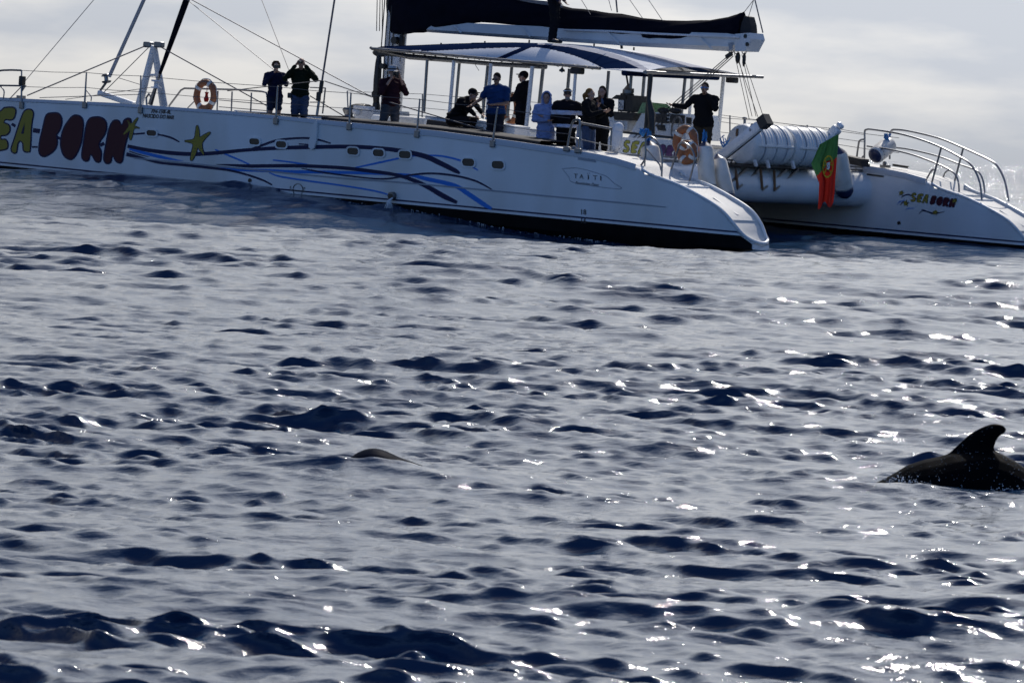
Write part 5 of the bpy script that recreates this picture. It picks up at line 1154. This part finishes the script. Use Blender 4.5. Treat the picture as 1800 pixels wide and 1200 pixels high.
# ------------------------------------------------------------------ pilot whales
wm_ = bpy.data.materials.new('wet_whale_skin'); wm_.use_nodes = True; b_ = wm_.node_tree.nodes['Principled BSDF']
b_.inputs['Base Color'].default_value = (.004, .004, .005, 1); b_.inputs['Roughness'].default_value = .45; b_.inputs['Specular IOR Level'].default_value = .05; b_.inputs['IOR'].default_value = 1.14
def back_loft(prof, width, depth):                   # prof: (along x, height); round-backed body reaching under the surface
    rows = []; n = 20
    for x, h in prof:
        r = []
        for j in range(n):
            a = 2 * math.pi * j / n; s, c = math.sin(a), math.cos(a)
            zt = h if c > 0 else depth
            w = width * max(.05, min(1, (h + depth) / (depth + .12))) ** .7
            r.append((x, w * s, (h + depth) / 2 - depth + (h + depth) / 2 * c))
        rows.append(r + [r[0]])
    mb = MB(); mb.grid(rows); mb.poly(rows[0][:-1]); mb.poly(rows[-1][:-1]); return mb
WPY = 841
dist = FIN[1]; S_ = dist / FPX / 6  # metres per unit of the 6x tracing sheet
cw = WD(1500 + 1480 / 6, WPY, dist); wz = .0
def wx(x): return (x - 1480) * S_
def wzz(y): return (846 - y) * S_
prof = [(200, 930), (420, 806), (560, 712), (720, 652), (900, 606), (1010, 570), (1150, 540), (1300, 525), (1450, 520), (1560, 560), (1700, 628), (1800, 690), (1950, 775), (2100, 850), (2300, 960)]
mb = back_loft([(wx(x), wzz(y)) for x, y in prof], .24, .30)
# fin: lens-shaped sections between the leading and the trailing edge
lead = [(985, 575), (1080, 482), (1180, 382), (1280, 311), (1400, 256), (1480, 241), (1550, 256), (1590, 292)]
trail = [(1530, 575), (1481, 515), (1479, 468), (1500, 408), (1540, 360), (1572, 345), (1588, 325), (1593, 300)]
LD, TR = smooth_path(lead, 5), smooth_path(trail, 5); rows = []
for i, (l, t) in enumerate(zip(LD, TR)):
    r = []; th = .034 * (1 - i / len(LD)) ** .6 + .006
    for s in (1, -1):
        for j in range(9):
            q = j / 8 if s == 1 else 1 - j / 8; p = l + (t - l) * q; r.append((wx(p[0]), s * th * math.sin(math.pi * q ** .7) + .004 * s, wzz(p[1])))
    rows.append(r + [r[0]])
m2 = MB().grid(rows); m2.poly(rows[0][:-1]); m2.poly(rows[-1][:-1]); mb.add(m2.v, m2.f)
bm_ = bmesh.new()
whale = empty('pilot_whale', 'black pilot whale surfacing at the right edge with its hooked fin above the water', 'whale', (cw[0], cw[1], cw[2] - .012), R(4))
o = mb.fuse('body', wm_, whale, .009, 3)
dr = MB(); rg = random.Random(5); me = o.data
cand = [p for p in me.polygons if p.center[2] > .01 and p.normal[1] < -.15]
for p in rg.sample(cand, min(len(cand), 260)):
    q = p.center; f_ = math.exp(-max(q[2], 0) / .16)
    if rg.random() > .25 + .75 * f_: continue
    dr.ball(np.array(q) + np.array(p.normal) * .0015, rg.choice((.0009, .0011, .0014, .0020)), False)
wd = bpy.data.materials.new('water_drop'); wd.use_nodes = True; q = wd.node_tree.nodes['Principled BSDF']; q.inputs['Base Color'].default_value = (.75, .78, .8, 1); q.inputs['Roughness'].default_value = .05
tag(dr.build('water_drops', wd, whale, True), kind='stuff')
# foam and drops thrown up along the flank
fm = bpy.data.materials.new('sea_foam'); fm.use_nodes = True; q = fm.node_tree.nodes['Principled BSDF']; q.inputs['Base Color'].default_value = (.78, .8, .82, 1); q.inputs['Roughness'].default_value = .35
sp = MB()
for _ in range(620):
    x = rg.choice((rg.gauss(640, 120), rg.gauss(620, 140), rg.uniform(150, 2000), rg.gauss(1580, 120))); y = -.13 - abs(rg.gauss(0, .05)) - .05 * math.sin(max(0, min(1, (x - 300) / 1500)) * math.pi)
    gx, gy = cw[0] + wx(x), cw[1] + y; z = sea_level(gx, gy) if _ % 1 == 0 else 0
    sp.ball((gx, gy, z + abs(rg.gauss(0, .02)) + .002), rg.choice((.0014, .002, .0028, .004)), False)
tag(sp.build('foam_splash', fm, None, True), 'white foam and drops thrown up along the flank of the finned whale', None, None, 'stuff')
# the second animal: a smooth grey-black back just breaking the surface
d2 = BACK[1]; S2 = d2 / FPX / 6; c2 = WD(560 + 720 / 6, 812, d2); z2 = c2[2]
prof2 = [(250, 420), (390, 300), (480, 256), (570, 238), (640, 246), (700, 262), (780, 292), (850, 322), (1000, 368), (1200, 428), (1350, 480)]
mb = back_loft([((x - 720) * S2, (425 - y) * S2) for x, y in prof2], .17, .2)
wm2 = wm_.copy(); wm2.node_tree.nodes['Principled BSDF'].inputs['Specular IOR Level'].default_value = .03; wm2.node_tree.nodes['Principled BSDF'].inputs['Base Color'].default_value = (.008, .011, .020, 1)
w2 = empty('pilot_whale', 'smooth dark back of a second whale breaking the surface, no fin showing', 'whale', (c2[0], c2[1], z2 - .022), R(-8))
mb.fuse('body', wm2, w2, .01, 4)

# water broken by the port stern and along the waterline
fo = MB()
for i in range(420):
    u = rg.random(); p = to_world((-.25 - 1.1 * u ** 1.5 + rg.gauss(0, .05), 4.9 - .3 * u + rg.gauss(0, .03 + .10 * u), 0)); fo.ball((p[0], p[1], sea_level(p[0], p[1]) + rg.random() * .02), rg.choice((.006, .010, .015)), False)
for i in range(260):
    x = rg.uniform(1, 21); p = to_world((x, youter(x, 0) + abs(rg.gauss(0, .06)) + .01, 0)); fo.ball((p[0], p[1], sea_level(p[0], p[1]) + .004), rg.choice((.005, .008, .012)), False)
for i in range(520):
    u = rg.random(); px_, py_ = 1340 + 46 * u + rg.gauss(0, 2 + 5 * u), 431 + 20 * u + rg.gauss(0, 1 + 2.2 * u)
    q = WD(px_, py_, ground_dist(px_, py_, .0)); fo.ball((q[0], q[1], sea_level(q[0], q[1]) + rg.random() * .03), rg.choice((.008, .014, .022)), False)
tag(fo.build('wake_foam', fm, None, True), 'flecks of white foam along the waterline and behind the near stern', None, None, 'stuff')
p = side(691, 347, .08); q = side(681, 366, .22); cool = MB()
for k in range(7):
    o_ = np.array((rg.gauss(0, .02), rg.gauss(0, .02), 0)); cool.tube([p, .55 * p + .45 * q + o_ + (0, .06, .03), q + o_ * 3], [.012, .010, .006], 5)
cool.build('cooling_water', wd, hull, True)
